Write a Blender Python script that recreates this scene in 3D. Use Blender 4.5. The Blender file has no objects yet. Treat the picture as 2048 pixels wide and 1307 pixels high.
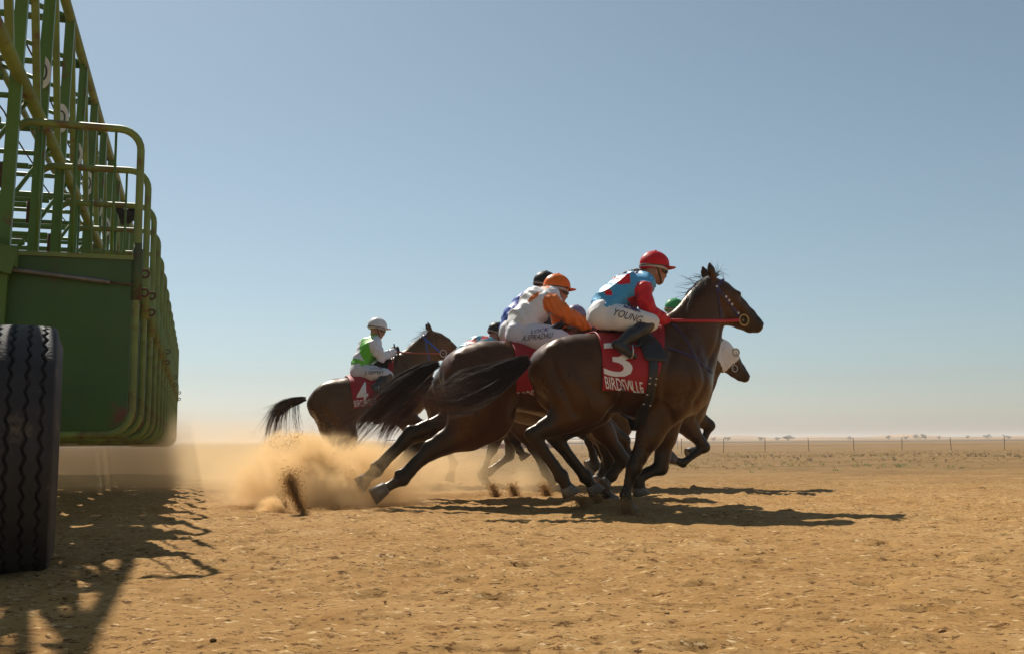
import bpy, bmesh, math, random
import numpy as np
from mathutils import Vector, Matrix, noise as mnoise
from mathutils.bvhtree import BVHTree

rng = np.random.default_rng(7)
random.seed(7)
sc = bpy.context.scene
col = sc.collection

# ------------------------------------------------------------------ camera
FPX = 2000.0                      # focal length in pixels of a 2048 px wide picture
CAM = np.array([0.0, 0.0, 0.55])
PITCH = math.radians(6.45)
ROLL = math.radians(0.42)
camd = bpy.data.cameras.new("camera")
camd.sensor_width = 36.0
camd.lens = 36.0 * FPX / 2048.0
camd.clip_start = 0.05
camd.clip_end = 20000.0
camo = bpy.data.objects.new("camera", camd)
col.objects.link(camo)
RC = Matrix.Rotation(math.pi / 2 + PITCH, 3, 'X') @ Matrix.Rotation(-ROLL, 3, 'Z')
camo.matrix_world = Matrix.Translation(Vector(CAM)) @ RC.to_4x4()
sc.camera = camo
RCN = np.array(RC)
camd.dof.use_dof = False

# ------------------------------------------------------------------ light
SUN_FROM = np.array([-0.452, 0.777, 1.0])          # towards the sun
SUN_FROM = SUN_FROM / np.linalg.norm(SUN_FROM)
SUN_EL = math.asin(SUN_FROM[2])
SUN_AZ = math.atan2(SUN_FROM[0], SUN_FROM[1])      # from +Y towards +X
world = bpy.data.worlds.new("World")
sc.world = world
world.use_nodes = True
wn = world.node_tree
wn.nodes.clear()
wo = wn.nodes.new("ShaderNodeOutputWorld")
wb = wn.nodes.new("ShaderNodeBackground")
ws = wn.nodes.new("ShaderNodeTexSky")
ws.sky_type = 'NISHITA'
ws.sun_disc = False
ws.sun_elevation = SUN_EL
ws.sun_rotation = SUN_AZ
ws.altitude = 50.0
ws.air_density = 1.0
ws.dust_density = 0.5
ws.ozone_density = 3.2
wb.inputs[1].default_value = 0.066
whs = wn.nodes.new("ShaderNodeHueSaturation")      # thin desert haze: slightly paler sky overall
whs.inputs["Saturation"].default_value = 0.74
whs.inputs["Hue"].default_value = 0.476
wn.links.new(ws.outputs[0], whs.inputs["Color"])
wn.links.new(whs.outputs[0], wb.inputs[0])
wn.links.new(wb.outputs[0], wo.inputs[0])
sund = bpy.data.lights.new("sun", 'SUN')
sund.energy = 5.0
sund.angle = math.radians(0.53)
sund.color = (1.0, 0.93, 0.82)
suno = bpy.data.objects.new("sun", sund)
suno.rotation_euler = Vector(SUN_FROM).to_track_quat('Z', 'Y').to_euler()
suno.location = (-6, 10, 14)
col.objects.link(suno)
sc.view_settings.view_transform = 'Standard'
sc.view_settings.look = 'None'
sc.view_settings.exposure = 0.30
sc.view_settings.gamma = 1.0
sc.view_settings.use_curve_mapping = False
sc.render.engine = 'CYCLES'
sc.cycles.use_denoising = True
sc.cycles.max_bounces = 8
sc.cycles.volume_bounces = 3
sc.cycles.volume_step_rate = 2.0
sc.cycles.volume_max_steps = 128
sc.cycles.transparent_max_bounces = 12

# ------------------------------------------------------------------ basic helpers
def ray(px, py):
    d = np.array([(px - 1024.0) / FPX, -(py - 653.5) / FPX, -1.0])
    w = RCN @ d
    return w / np.linalg.norm(w)

def ground_pt(px, py, z=0.0):
    d = ray(px, py)
    return CAM + d * ((z - CAM[2]) / d[2])

def lerp(a, b, t): return np.asarray(a) * (1 - t) + np.asarray(b) * t

def vnoise(x, y, seed=0):
    """vectorised 2D value noise in -1..1"""
    xi = np.floor(x).astype(np.int64); yi = np.floor(y).astype(np.int64)
    fx = x - xi; fy = y - yi
    fx = fx * fx * (3 - 2 * fx); fy = fy * fy * (3 - 2 * fy)
    def h(a, b):
        n = (a * 374761393 + b * 668265263 + seed * 974634777) & 0xFFFFFFFF
        n = ((n ^ (n >> 13)) * 1274126177) & 0xFFFFFFFF
        n = n ^ (n >> 16)
        return (n & 0xFFFF) / 32767.5 - 1.0
    a = h(xi, yi); b = h(xi + 1, yi); c = h(xi, yi + 1); d = h(xi + 1, yi + 1)
    return (a * (1 - fx) + b * fx) * (1 - fy) + (c * (1 - fx) + d * fx) * fy

def vnoise3(p, seed=0):
    a = vnoise(p[:, 0] + 31.7 * seed, p[:, 1] - 0.73 * p[:, 2], seed)
    b = vnoise(p[:, 1] + 0.61 * p[:, 0], p[:, 2] + 17.3, seed + 5)
    c = vnoise(p[:, 2] - 0.57 * p[:, 1], p[:, 0] + 3.1, seed + 9)
    return (a + b + c) / 2.0

def make_mesh(name, verts, faces, mat=None, parent=None, smooth=True, colr=None):
    me = bpy.data.meshes.new(name)
    v = np.asarray(verts, dtype=np.float32)
    if isinstance(faces, np.ndarray):
        nf, k = faces.shape
        me.vertices.add(len(v)); me.vertices.foreach_set("co", v.ravel())
        me.loops.add(nf * k); me.loops.foreach_set("vertex_index", faces.astype(np.int32).ravel())
        me.polygons.add(nf)
        me.polygons.foreach_set("loop_start", (np.arange(nf) * k).astype(np.int32))
        me.update(calc_edges=True)
    else:
        me.from_pydata([tuple(map(float, q)) for q in v], [], [tuple(map(int, f)) for f in faces])
    if smooth:
        me.polygons.foreach_set("use_smooth", np.ones(len(me.polygons), dtype=bool))
    if colr is not None:
        at = me.color_attributes.new("tint", 'FLOAT_COLOR', 'POINT')
        c4 = np.ones((len(v), 4), dtype=np.float32); c4[:, :3] = colr
        at.data.foreach_set("color", c4.ravel())
    me.validate()
    o = bpy.data.objects.new(name, me)
    col.objects.link(o)
    if mat: me.materials.append(mat)
    if parent is not None: o.parent = parent
    return o

def empty(name, loc=(0, 0, 0), rz=0.0):
    o = bpy.data.objects.new(name, None)
    o.empty_display_size = 0.2
    o.location = loc; o.rotation_euler = (0, 0, rz)
    col.objects.link(o)
    return o

def tag(o, label=None, cat=None, group=None, kind=None):
    if label: o["label"] = label
    if cat: o["category"] = cat
    if group: o["group"] = group
    if kind: o["kind"] = kind
    return o

class MB:
    """collects simple solids into one mesh"""
    def __init__(s): s.v = []; s.f = []; s.n = 0
    def add(s, v, f):
        s.v.append(np.asarray(v, float)); s.f += [tuple(i + s.n for i in q) for q in f]; s.n += len(v)
    def box(s, c, h, ax=None):
        c = np.asarray(c, float)
        ax = np.eye(3) if ax is None else np.asarray(ax, float)
        pts = []
        for sx in (-1, 1):
            for sy in (-1, 1):
                for sz in (-1, 1):
                    pts.append(c + ax[0] * h[0] * sx + ax[1] * h[1] * sy + ax[2] * h[2] * sz)
        s.add(pts, [(0, 1, 3, 2), (4, 6, 7, 5), (0, 4, 5, 1), (2, 3, 7, 6), (0, 2, 6, 4), (1, 5, 7, 3)])
    def bar(s, a, b, w, h, up=(0, 0, 1)):
        a = np.asarray(a, float); b = np.asarray(b, float)
        d = b - a; L = np.linalg.norm(d); d = d / L
        up = np.asarray(up, float)
        if abs(d @ up) > 0.95: up = np.array([1.0, 0.2, 0])
        r = np.cross(d, up); r /= np.linalg.norm(r); u = np.cross(r, d)
        s.box((a + b) / 2, (L / 2, w / 2, h / 2), (d, r, u))
    def tube(s, pts, r, n=8, cap=True, closed=False, flat=1.0, flatdir=None):
        pts = np.asarray(pts, float); m = len(pts)
        r = np.broadcast_to(np.asarray(r, float), (m,))
        t = np.gradient(pts, axis=0) if not closed else np.roll(pts, -1, 0) - np.roll(pts, 1, 0)
        t /= np.linalg.norm(t, axis=1)[:, None] + 1e-12
        ref = np.array([0, 0, 1.0]) if abs(t[0][2]) < 0.9 else np.array([1.0, 0, 0])
        if flatdir is not None: ref = np.asarray(flatdir, float)
        rings = []
        u = np.cross(t[0], ref); u /= np.linalg.norm(u) + 1e-12
        for i in range(m):
            u = u - t[i] * (u @ t[i]); u /= np.linalg.norm(u) + 1e-12
            w = np.cross(t[i], u)
            ang = np.arange(n) * 2 * math.pi / n
            rings.append(pts[i] + r[i] * (np.cos(ang)[:, None] * u + flat * np.sin(ang)[:, None] * w))
        v = np.concatenate(rings); f = []
        for i in range(m if closed else m - 1):
            j = (i + 1) % m
            for k in range(n):
                k2 = (k + 1) % n
                f.append((i * n + k, i * n + k2, j * n + k2, j * n + k))
        if cap and not closed:
            f.append(tuple(range(n))[::-1]); f.append(tuple(range((m - 1) * n, m * n)))
        s.add(v, f)
    def build(s, name, mat=None, parent=None, smooth=False, auto=None):
        o = make_mesh(name, np.concatenate(s.v), s.f, mat, parent, smooth)
        return o

def spline(pts, n):
    """Catmull-Rom through rows of pts"""
    p = np.asarray(pts, float)
    p = np.vstack([2 * p[0] - p[1], p, 2 * p[-1] - p[-2]])
    m = len(p) - 3
    t = np.linspace(0, m - 1e-6, n)
    i = t.astype(int); f = (t - i)[:, None]
    a, b, c, d = p[i], p[i + 1], p[i + 2], p[i + 3]
    return 0.5 * ((2 * b) + (c - a) * f + (2 * a - 5 * b + 4 * c - d) * f ** 2 + (3 * b - a - 3 * c + d) * f ** 3)

# ------------------------------------------------------------------ materials
MATS = {}
def mat(name, base, rough=0.6, metal=0.0, spec=0.5, var=0.0, vscale=8.0, bump=0.0, bscale=40.0, attr=False,
        rust=0.0, rscale=3.0, rustcol=(0.12, 0.045, 0.018), sheen=0.0, trans=0.0, coord='Object', bdist=0.01, aniso=None):
    if name in MATS: return MATS[name]
    m = bpy.data.materials.new(name); m.use_nodes = True
    nt = m.node_tree; N = nt.nodes; L = nt.links
    b = N["Principled BSDF"]
    b.inputs["Roughness"].default_value = rough
    b.inputs["Metallic"].default_value = metal
    b.inputs["Specular IOR Level"].default_value = spec
    if sheen: b.inputs["Sheen Weight"].default_value = sheen
    tc = N.new("ShaderNodeTexCoord")
    co = tc.outputs[coord]
    if aniso:
        mp = N.new("ShaderNodeMapping"); mp.inputs["Scale"].default_value = aniso
        L.new(co, mp.inputs[0]); co = mp.outputs[0]
    if attr:
        a = N.new("ShaderNodeAttribute"); a.attribute_name = "tint"; c = a.outputs["Color"]
    else:
        r = N.new("ShaderNodeRGB"); r.outputs[0].default_value = (*base, 1); c = r.outputs[0]
    if var:
        n = N.new("ShaderNodeTexNoise"); n.inputs["Scale"].default_value = vscale; n.inputs["Detail"].default_value = 6
        L.new(co, n.inputs["Vector"])
        mr = N.new("ShaderNodeMapRange"); mr.inputs[1].default_value = 0.25; mr.inputs[2].default_value = 0.75
        mr.inputs[3].default_value = 1 - var; mr.inputs[4].default_value = 1 + var
        L.new(n.outputs[0], mr.inputs[0])
        vm = N.new("ShaderNodeVectorMath"); vm.operation = 'SCALE'
        L.new(c, vm.inputs[0]); L.new(mr.outputs[0], vm.inputs["Scale"]); c = vm.outputs[0]
    if rust:
        n = N.new("ShaderNodeTexNoise"); n.inputs["Scale"].default_value = rscale; n.inputs["Detail"].default_value = 9
        n.inputs["Roughness"].default_value = 0.7
        L.new(tc.outputs['Object'], n.inputs["Vector"])
        mr = N.new("ShaderNodeMapRange"); mr.inputs[1].default_value = 0.62 - rust * 0.2; mr.inputs[2].default_value = 0.70 - rust * 0.12
        L.new(n.outputs[0], mr.inputs[0])
        mx = N.new("ShaderNodeMix"); mx.data_type = 'RGBA'
        L.new(mr.outputs[0], mx.inputs[0]); L.new(c, mx.inputs[6]); mx.inputs[7].default_value = (*rustcol, 1); c = mx.outputs[2]
    L.new(c, b.inputs["Base Color"])
    if trans:
        b.inputs["Transmission Weight"].default_value = trans
    if bump:
        n = N.new("ShaderNodeTexNoise"); n.inputs["Scale"].default_value = bscale; n.inputs["Detail"].default_value = 5
        L.new(co, n.inputs["Vector"])
        bp = N.new("ShaderNodeBump"); bp.inputs["Strength"].default_value = bump; bp.inputs["Distance"].default_value = bdist
        L.new(n.outputs[0], bp.inputs["Height"]); L.new(bp.outputs[0], b.inputs["Normal"])
    MATS[name] = m
    return m

# ------------------------------------------------------------------ implicit bodies
class Body:
    """smooth union of chains of tapered elliptical capsules -> one continuous mesh.
    station: (x, y, z, t, w) local metres, t in-plane half thickness, w lateral half width"""
    def __init__(s): s.ch = []
    def chain(s, st, colr=(0.05, 0.03, 0.02), k=0.03, kin=0.02):
        st = np.asarray(st, float)
        c = np.asarray(colr, float)
        if c.ndim == 1: c = np.tile(c, (len(st), 1))
        s.ch.append((st, c, k, kin))
    @staticmethod
    def seg(a, b, X, Y, Z):
        dx, dz = b[0] - a[0], b[2] - a[2]; dy = b[1] - a[1]
        L2 = dx * dx + dz * dz
        if L2 < 1e-8:
            sp = 0.0 * (X + Z)
        else:
            sp = np.clip(((X - a[0]) * dx + (Z - a[2]) * dz) / L2, 0, 1)
        cx = a[0] + dx * sp; cy = a[1] + dy * sp; cz = a[2] + dz * sp
        t = a[3] + (b[3] - a[3]) * sp; w = a[4] + (b[4] - a[4]) * sp
        q = np.sqrt(((X - cx) ** 2 + (Z - cz) ** 2) / t ** 2 + ((Y - cy) / w) ** 2)
        return (q - 1) * np.minimum(t, w), sp
    def field_grid(s, lo, n, h):
        D = np.full(n, 0.25, np.float32)
        ax = [lo[i] + h * np.arange(n[i]) for i in range(3)]
        for st, c, k, kin in s.ch:
            pad = max(k, kin) + 2 * h + 0.03
            r = np.maximum(st[:, 3], st[:, 4])
            mn = (st[:, :3] - r[:, None]).min(0) - pad; mx = (st[:, :3] + r[:, None]).max(0) + pad
            i0 = np.clip(np.floor((mn - lo) / h).astype(int), 0, np.array(n)); i1 = np.clip(np.ceil((mx - lo) / h).astype(int) + 1, 0, np.array(n))
            if np.any(i1 <= i0): continue
            X = ax[0][i0[0]:i1[0]][:, None, None]; Y = ax[1][i0[1]:i1[1]][None, :, None]; Z = ax[2][i0[2]:i1[2]][None, None, :]
            C = np.full((i1 - i0), 0.25, np.float32)
            for a, b in zip(st[:-1], st[1:]):
                r2 = max(a[3], a[4], b[3], b[4]) + pad
                m2 = np.minimum(a[:3], b[:3]) - r2; M2 = np.maximum(a[:3], b[:3]) + r2
                j0 = np.clip(np.floor((m2 - lo) / h).astype(int), i0, i1) - i0; j1 = np.clip(np.ceil((M2 - lo) / h).astype(int) + 1, i0, i1) - i0
                sl = tuple(slice(j0[q], j1[q]) for q in range(3))
                f, _ = s.seg(a, b, X[sl[0]], Y[:, sl[1]], Z[:, :, sl[2]])
                C[sl] = smin(C[sl], f.astype(np.float32), kin)
            sl = tuple(slice(i0[q], i1[q]) for q in range(3))
            D[sl] = smin(D[sl], C, k)
        return D
    def mesh(s, h=0.015, smooth_it=2):
        al = np.concatenate([c[0] for c in s.ch]); r = np.maximum(al[:, 3], al[:, 4])
        lo = (al[:, :3] - r[:, None]).min(0) - 0.06; hi = (al[:, :3] + r[:, None]).max(0) + 0.06
        n = tuple(np.ceil((hi - lo) / h).astype(int) + 1)
        D = s.field_grid(lo, n, h)
        v, f = surface_nets(D)
        v = v * h + lo
        v = lap(v, f, smooth_it)
        # colours
        num = np.zeros((len(v), 3)); den = np.zeros(len(v)) + 1e-9
        X, Y, Z = v[:, 0], v[:, 1], v[:, 2]
        for st, c, k, kin in s.ch:
            for i in range(len(st) - 1):
                d, sp = s.seg(st[i], st[i + 1], X, Y, Z)
                w = np.exp(-np.clip(d, -0.1, 1) / 0.012)
                cc = c[i][None, :] * (1 - sp)[:, None] + c[i + 1][None, :] * sp[:, None]
                num += cc * w[:, None]; den += w
        return v, f, num / den[:, None]

def smin(a, b, k):
    h = np.maximum(k - np.abs(a - b), 0) / k
    return np.minimum(a, b) - h * h * k * 0.25

def surface_nets(D):
    nx, ny, nz = D.shape
    S = D < 0
    c = np.zeros((nx - 1, ny - 1, nz - 1), np.int8)
    for i in (0, 1):
        for j in (0, 1):
            for k in (0, 1):
                c += S[i:nx - 1 + i, j:ny - 1 + j, k:nz - 1 + k]
    act = (c > 0) & (c < 8)
    I = np.argwhere(act)
    idx = np.full(act.shape, -1, np.int64); idx[act] = np.arange(len(I))
    acc = np.zeros((len(I), 3)); cnt = np.zeros(len(I))
    corners = [(i, j, k) for i in (0, 1) for j in (0, 1) for k in (0, 1)]
    for a in corners:
        for ax in range(3):
            if a[ax] == 1: continue
            b = list(a); b[ax] = 1
            da = D[I[:, 0] + a[0], I[:, 1] + a[1], I[:, 2] + a[2]]; db = D[I[:, 0] + b[0], I[:, 1] + b[1], I[:, 2] + b[2]]
            m = (da < 0) != (db < 0)
            t = np.where(m, da / (da - db + 1e-12), 0)
            p = np.array(a, float)[None, :].repeat(len(I), 0); p[:, ax] += t
            acc[m] += p[m]; cnt[m] += 1
    V = I + acc / cnt[:, None]
    F = []
    for ax in range(3):
        o = [(1, 2), (2, 0), (0, 1)][ax]
        sl0 = [slice(None)] * 3; sl1 = [slice(None)] * 3
        sl0[ax] = slice(0, -1); sl1[ax] = slice(1, None)
        A = S[tuple(sl0)]; B = S[tuple(sl1)]
        E = np.argwhere(A != B)
        E = E[(E[:, o[0]] > 0) & (E[:, o[1]] > 0) & (E[:, o[0]] < D.shape[o[0]] - 1) & (E[:, o[1]] < D.shape[o[1]] - 1)]
        flip = A[E[:, 0], E[:, 1], E[:, 2]]
        def g(d0, d1):
            q = E.copy(); q[:, o[0]] -= d0; q[:, o[1]] -= d1
            return idx[q[:, 0], q[:, 1], q[:, 2]]
        quad = np.stack([g(1, 1), g(0, 1), g(0, 0), g(1, 0)], 1)
        quad[~flip] = quad[~flip][:, ::-1]
        F.append(quad)
    F = np.concatenate(F)
    F = F[(F >= 0).all(1)]
    return V, F

def lap(v, f, it):
    e = np.concatenate([f[:, [0, 1]], f[:, [1, 2]], f[:, [2, 3]], f[:, [3, 0]]])
    e = np.concatenate([e, e[:, ::-1]])
    deg = np.bincount(e[:, 0], minlength=len(v)).astype(float) + 1e-9
    for _ in range(it):
        a = np.stack([np.bincount(e[:, 0], weights=v[e[:, 1], q], minlength=len(v)) for q in range(3)], 1) / deg[:, None]
        v = v * 0.4 + a * 0.6
    return v

def vnormals(v, f):
    n = np.cross(v[f[:, 2]] - v[f[:, 0]], v[f[:, 3]] - v[f[:, 1]])
    out = np.zeros_like(v)
    for i in range(4):
        for q in range(3):
            out[:, q] += np.bincount(f[:, i], weights=n[:, q], minlength=len(v))
    return out / (np.linalg.norm(out, axis=1)[:, None] + 1e-12)

def strands(guides, rad=0.0022, sides=3):
    """many hair tubes: guides (n, m, 3) -> verts, quads"""
    n, m, _ = guides.shape
    t = np.gradient(guides, axis=1); t /= np.linalg.norm(t, axis=2)[..., None] + 1e-9
    ref = np.array([0.13, 0.98, 0.15])
    u = np.cross(t, ref); u /= np.linalg.norm(u, axis=2)[..., None] + 1e-9
    w = np.cross(t, u)
    rad = np.broadcast_to(np.asarray(rad, float), (n,))
    tap = (1 - np.linspace(0, 1, m) ** 2 * 0.85)[None, :, None]
    rings = []
    for k in range(sides):
        a = 2 * math.pi * k / sides
        rings.append(guides + rad[:, None, None] * tap * (math.cos(a) * u + math.sin(a) * w))
    V = np.stack(rings, 2).reshape(-1, 3)          # n,m,sides
    base = (np.arange(n)[:, None] * m + np.arange(m - 1)[None, :])[..., None] * sides
    k = np.arange(sides); k2 = (k + 1) % sides
    a = base + k; b = base + k2; c = base + sides + k2; d = base + sides + k
    F = np.stack([a, b, c, d], -1).reshape(-1, 4)
    return V, F
# ------------------------------------------------------------------ ground
def ground_material():
    m = bpy.data.materials.new('sand'); m.use_nodes = True
    nt = m.node_tree; N = nt.nodes; L = nt.links
    b = N["Principled BSDF"]; b.inputs["Roughness"].default_value = .95; b.inputs["Specular IOR Level"].default_value = .12
    tc = N.new("ShaderNodeTexCoord")
    def noise(scale, detail=8, rough=.6, vec=None, sc3=None):
        n = N.new("ShaderNodeTexNoise"); n.inputs["Scale"].default_value = scale; n.inputs["Detail"].default_value = detail; n.inputs["Roughness"].default_value = rough
        if sc3:
            mp = N.new("ShaderNodeMapping"); mp.inputs["Scale"].default_value = sc3; L.new(tc.outputs["Object"], mp.inputs[0]); L.new(mp.outputs[0], n.inputs["Vector"])
        else: L.new(tc.outputs["Object"], n.inputs["Vector"])
        return n.outputs[0]
    def ramp(src, lo, hi):
        r = N.new("ShaderNodeMapRange"); r.inputs[1].default_value = lo; r.inputs[2].default_value = hi; r.interpolation_type = 'SMOOTHSTEP'; L.new(src, r.inputs[0]); return r.outputs[0]
    def mix(f, a, bb):
        x = N.new("ShaderNodeMix"); x.data_type = 'RGBA'; L.new(f, x.inputs[0])
        for i, q in ((6, a), (7, bb)):
            if isinstance(q, tuple): x.inputs[i].default_value = (*q, 1)
            else: L.new(q, x.inputs[i])
        return x.outputs[2]
    c = mix(ramp(noise(.55, 8, .65), .35, .68), (.37, .203, .067), (.44, .258, .098))
    c = mix(ramp(noise(3.1, 9, .7), .48, .70), c, (.325, .168, .052))
    c = mix(ramp(noise(1.3, 9, .7, sc3=(1, .45, 1)), .55, .72), c, (.51, .325, .145))
    c = mix(ramp(noise(9, 8, .75, sc3=(.6, 1, 1)), .54, .66), c, (.25, .125, .038))
    c = mix(ramp(noise(23, 6, .7, sc3=(.7, 1, 1)), .56, .63), c, (.135, .062, .018))
    c = mix(ramp(noise(40, 5, .65, sc3=(.8, 1, 1)), .58, .64), c, (.10, .046, .014))
    c = mix(ramp(noise(33, 5, .65, sc3=(.6, 1, 1)), .58, .68), c, (.66, .46, .235))
    # dry stubble colour further out on the flat
    sp = N.new("ShaderNodeSeparateXYZ"); L.new(tc.outputs["Object"], sp.inputs[0])
    far = N.new("ShaderNodeMapRange"); far.inputs[1].default_value = 9; far.inputs[2].default_value = 20; L.new(sp.outputs[1], far.inputs[0])
    def fmix(c, src, colr, amt=1.0):
        st = N.new("ShaderNodeMath"); st.operation = 'MULTIPLY'; L.new(far.outputs[0], st.inputs[0]); L.new(src, st.inputs[1])
        s2 = N.new("ShaderNodeMath"); s2.operation = 'MULTIPLY'; L.new(st.outputs[0], s2.inputs[0]); s2.inputs[1].default_value = amt
        return mix(s2.outputs[0], c, colr)
    c = fmix(c, ramp(noise(.3, 3, .5), .0, .1), (.23, .138, .053), .85)
    c = fmix(c, ramp(noise(.9, 10, .8, sc3=(.45, 1, 1)), .46, .60), (.160, .094, .037))
    c = fmix(c, ramp(noise(.5, 10, .8, sc3=(.35, 1, 1)), .53, .66), (.31, .205, .093))
    c = fmix(c, ramp(noise(2.6, 10, .8, sc3=(.5, 1, 1)), .54, .64), (.12, .072, .032))
    c = fmix(c, ramp(noise(3.4, 10, .8, sc3=(.4, 1, 1)), .57, .66), (.42, .30, .155))
    L.new(c, b.inputs["Base Color"])
    add = N.new("ShaderNodeMath"); add.operation = 'ADD'
    L.new(noise(9, 10, .72), add.inputs[0]); L.new(noise(38, 8, .75), add.inputs[1])
    bp = N.new("ShaderNodeBump"); bp.inputs["Strength"].default_value = .6; bp.inputs["Distance"].default_value = .03
    L.new(add.outputs[0], bp.inputs["Height"]); L.new(bp.outputs[0], b.inputs["Normal"])
    return m
sandm = ground_material()

def base_height(x, y):
    d = np.maximum(y - 14.0, 0)
    return -0.36 * (1 - np.exp(-d / 45.0))
_rp = np.random.default_rng(77)
HOOF = [(_rp.uniform(-3.5, 5), _rp.uniform(5.2, 13), _rp.uniform(.6, 1.2)) for _ in range(330)] + [(_rp.uniform(-2.5, 3.5), _rp.uniform(2.2, 5.5), _rp.uniform(.5, 1.0)) for _ in range(70)]
def PRINTS(X_, Y_):
    """hoof prints pressed into the track, evaluated on the ground grid"""
    out = np.zeros_like(X_); xs = X_[0]; ysr = Y_[:, 0]
    for hx, hy, k in HOOF:
        i0, i1 = np.searchsorted(xs, [hx - .25, hx + .25]); j0, j1 = np.searchsorted(ysr, [hy - .25, hy + .25])
        if i1 <= i0 or j1 <= j0: continue
        r = np.hypot(X_[j0:j1, i0:i1] - hx, (Y_[j0:j1, i0:i1] - hy) * 1.1)
        out[j0:j1, i0:i1] += k * (-.034 * np.exp(-(r / .060) ** 2) + .016 * np.exp(-((r - .105) / .035) ** 2))
    return out
def ground_height(x, y):
    fade = np.clip((26 - y) / 12, 0, 1) * np.clip((14 - np.abs(x)) / 3, 0, 1)
    w = .5 * vnoise(x * .8, y * .8, 40)
    z = .012 * vnoise(x * .9, y * 1.0, 1) + .010 * vnoise(x * 3.1 + w, y * 3.6, 2) + .012 * np.abs(vnoise(x * 7.3, y * 8.1 + w, 3))
    rough = .55 + .75 * np.clip(vnoise(x * .7, y * .9, 30) + .2, 0, 1)
    z = z + rough * (.010 * vnoise(x * 14, y * 16, 4) + .011 * np.abs(vnoise(x * 25, y * 28, 5)) + .008 * vnoise(x * 46, y * 52, 7) + .005 * vnoise(x * 85, y * 93, 12))
    k = np.clip(vnoise(x * 9.3 + 2 * w, y * 10.7, 6) - .42, 0, 1); z = z + .035 * k * (.5 + .5 * vnoise(x * 40, y * 44, 8))
    z = z - .05 * np.clip(vnoise(x * 6.1, y * 8.2 - w, 9) - .52, 0, 1)
    if np.size(x) > 5000:
        z = z + PRINTS(x, y)
    return base_height(x, y) + z * fade * .78

def axis(fine0, fine1, st, lo, hi, g=1.18):
    mid = list(np.arange(fine0, fine1, st))
    a = []; q = fine0; s = st
    while q > lo: s *= g; q -= s; a.append(q)
    b = []; q = mid[-1]; s = st
    while q < hi: s *= g; q += s; b.append(q)
    return np.array(a[::-1] + mid + b)
gx = axis(-9.0, 11.0, .032, -6000, 6000)
ys = [1.3]
while ys[-1] < 24: ys.append(ys[-1] + max(.012, ys[-1] * .0068))
s = ys[-1] - ys[-2]; q = ys[-1]
while q < 9000: s *= 1.12; q += s; ys.append(q)
pre = []; q = 1.3; s = .02
while q > -400: s *= 1.3; q -= s; pre.append(q)
gy = np.array(pre[::-1] + ys)
X, Y = np.meshgrid(gx, gy)
Z = ground_height(X, Y)
gv = np.stack([X.ravel(), Y.ravel(), Z.ravel()], 1)
ny, nx = X.shape
ii = (np.arange(ny - 1)[:, None] * nx + np.arange(nx - 1)[None, :]).ravel()
gf = np.stack([ii, ii + 1, ii + nx + 1, ii + nx], 1)
ground = make_mesh('ground', gv, gf, sandm, None, True)
tag(ground, kind='structure')

def gz(x, y): return float(ground_height(np.array([x]), np.array([y]))[0])

# far road, low rise on the horizon
road_m = mat('road_asphalt', (.085, .080, .080), rough=.85, var=.15, vscale=.05)
mb = MB()
A, Bq = np.array([-900, 262.0]), np.array([900, 262.0 - 40])
pts = np.linspace(A, Bq, 40); w = 9.0
v = []; f = []
for i, p_ in enumerate(pts):
    for s_ in (-1, 1):
        v.append((p_[0], p_[1] + s_ * w, float(base_height(np.array(p_[0]), np.array(p_[1]))) + .10))
    v.append((p_[0], p_[1] - w - 2.5, float(base_height(np.array(p_[0]), np.array(p_[1]))) - .02))
    if i:
        a = i * 3
        f += [(a - 3, a, a + 1, a - 2), (a - 1, a + 2, a, a - 3)]
road = make_mesh('road', v, f, road_m, None, True); tag(road, kind='structure')

def rise(name, y0, h, seed, m, x0, x1, dep=180):
    nxx = 200; xs = np.linspace(x0, x1, nxx)
    v = []; f = []
    hh = h * (.55 + .45 * vnoise(xs * .011, xs * 0 + .5, seed)) + .25 * h * vnoise(xs * .06, xs * 0, seed + 1)
    hh *= np.clip((xs - x0) / 70, 0, 1) * np.clip((x1 - xs) / 70, 0, 1)
    for i in range(nxx):
        for k, (dy, e) in enumerate(((0, 0), (.25, .7), (.5, 1.0), (.75, .7), (1.0, 0))):
            v.append((xs[i], y0 + dep * dy, -.42 + hh[i] * e))
        if i:
            for k in range(4):
                a = (i - 1) * 5 + k; b_ = i * 5 + k
                f.append((a, b_, b_ + 1, a + 1))
    o = make_mesh(name, v, f, m, None, True); tag(o, kind='structure'); return o
rise('dune', 640, 4.6, 5, mat('dune_sand', (.36, .22, .11), rough=.95, var=.3, vscale=.02), 70, 1400)
rise('dune', 900, 2.6, 11, MATS['dune_sand'], -1300, 300)

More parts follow.
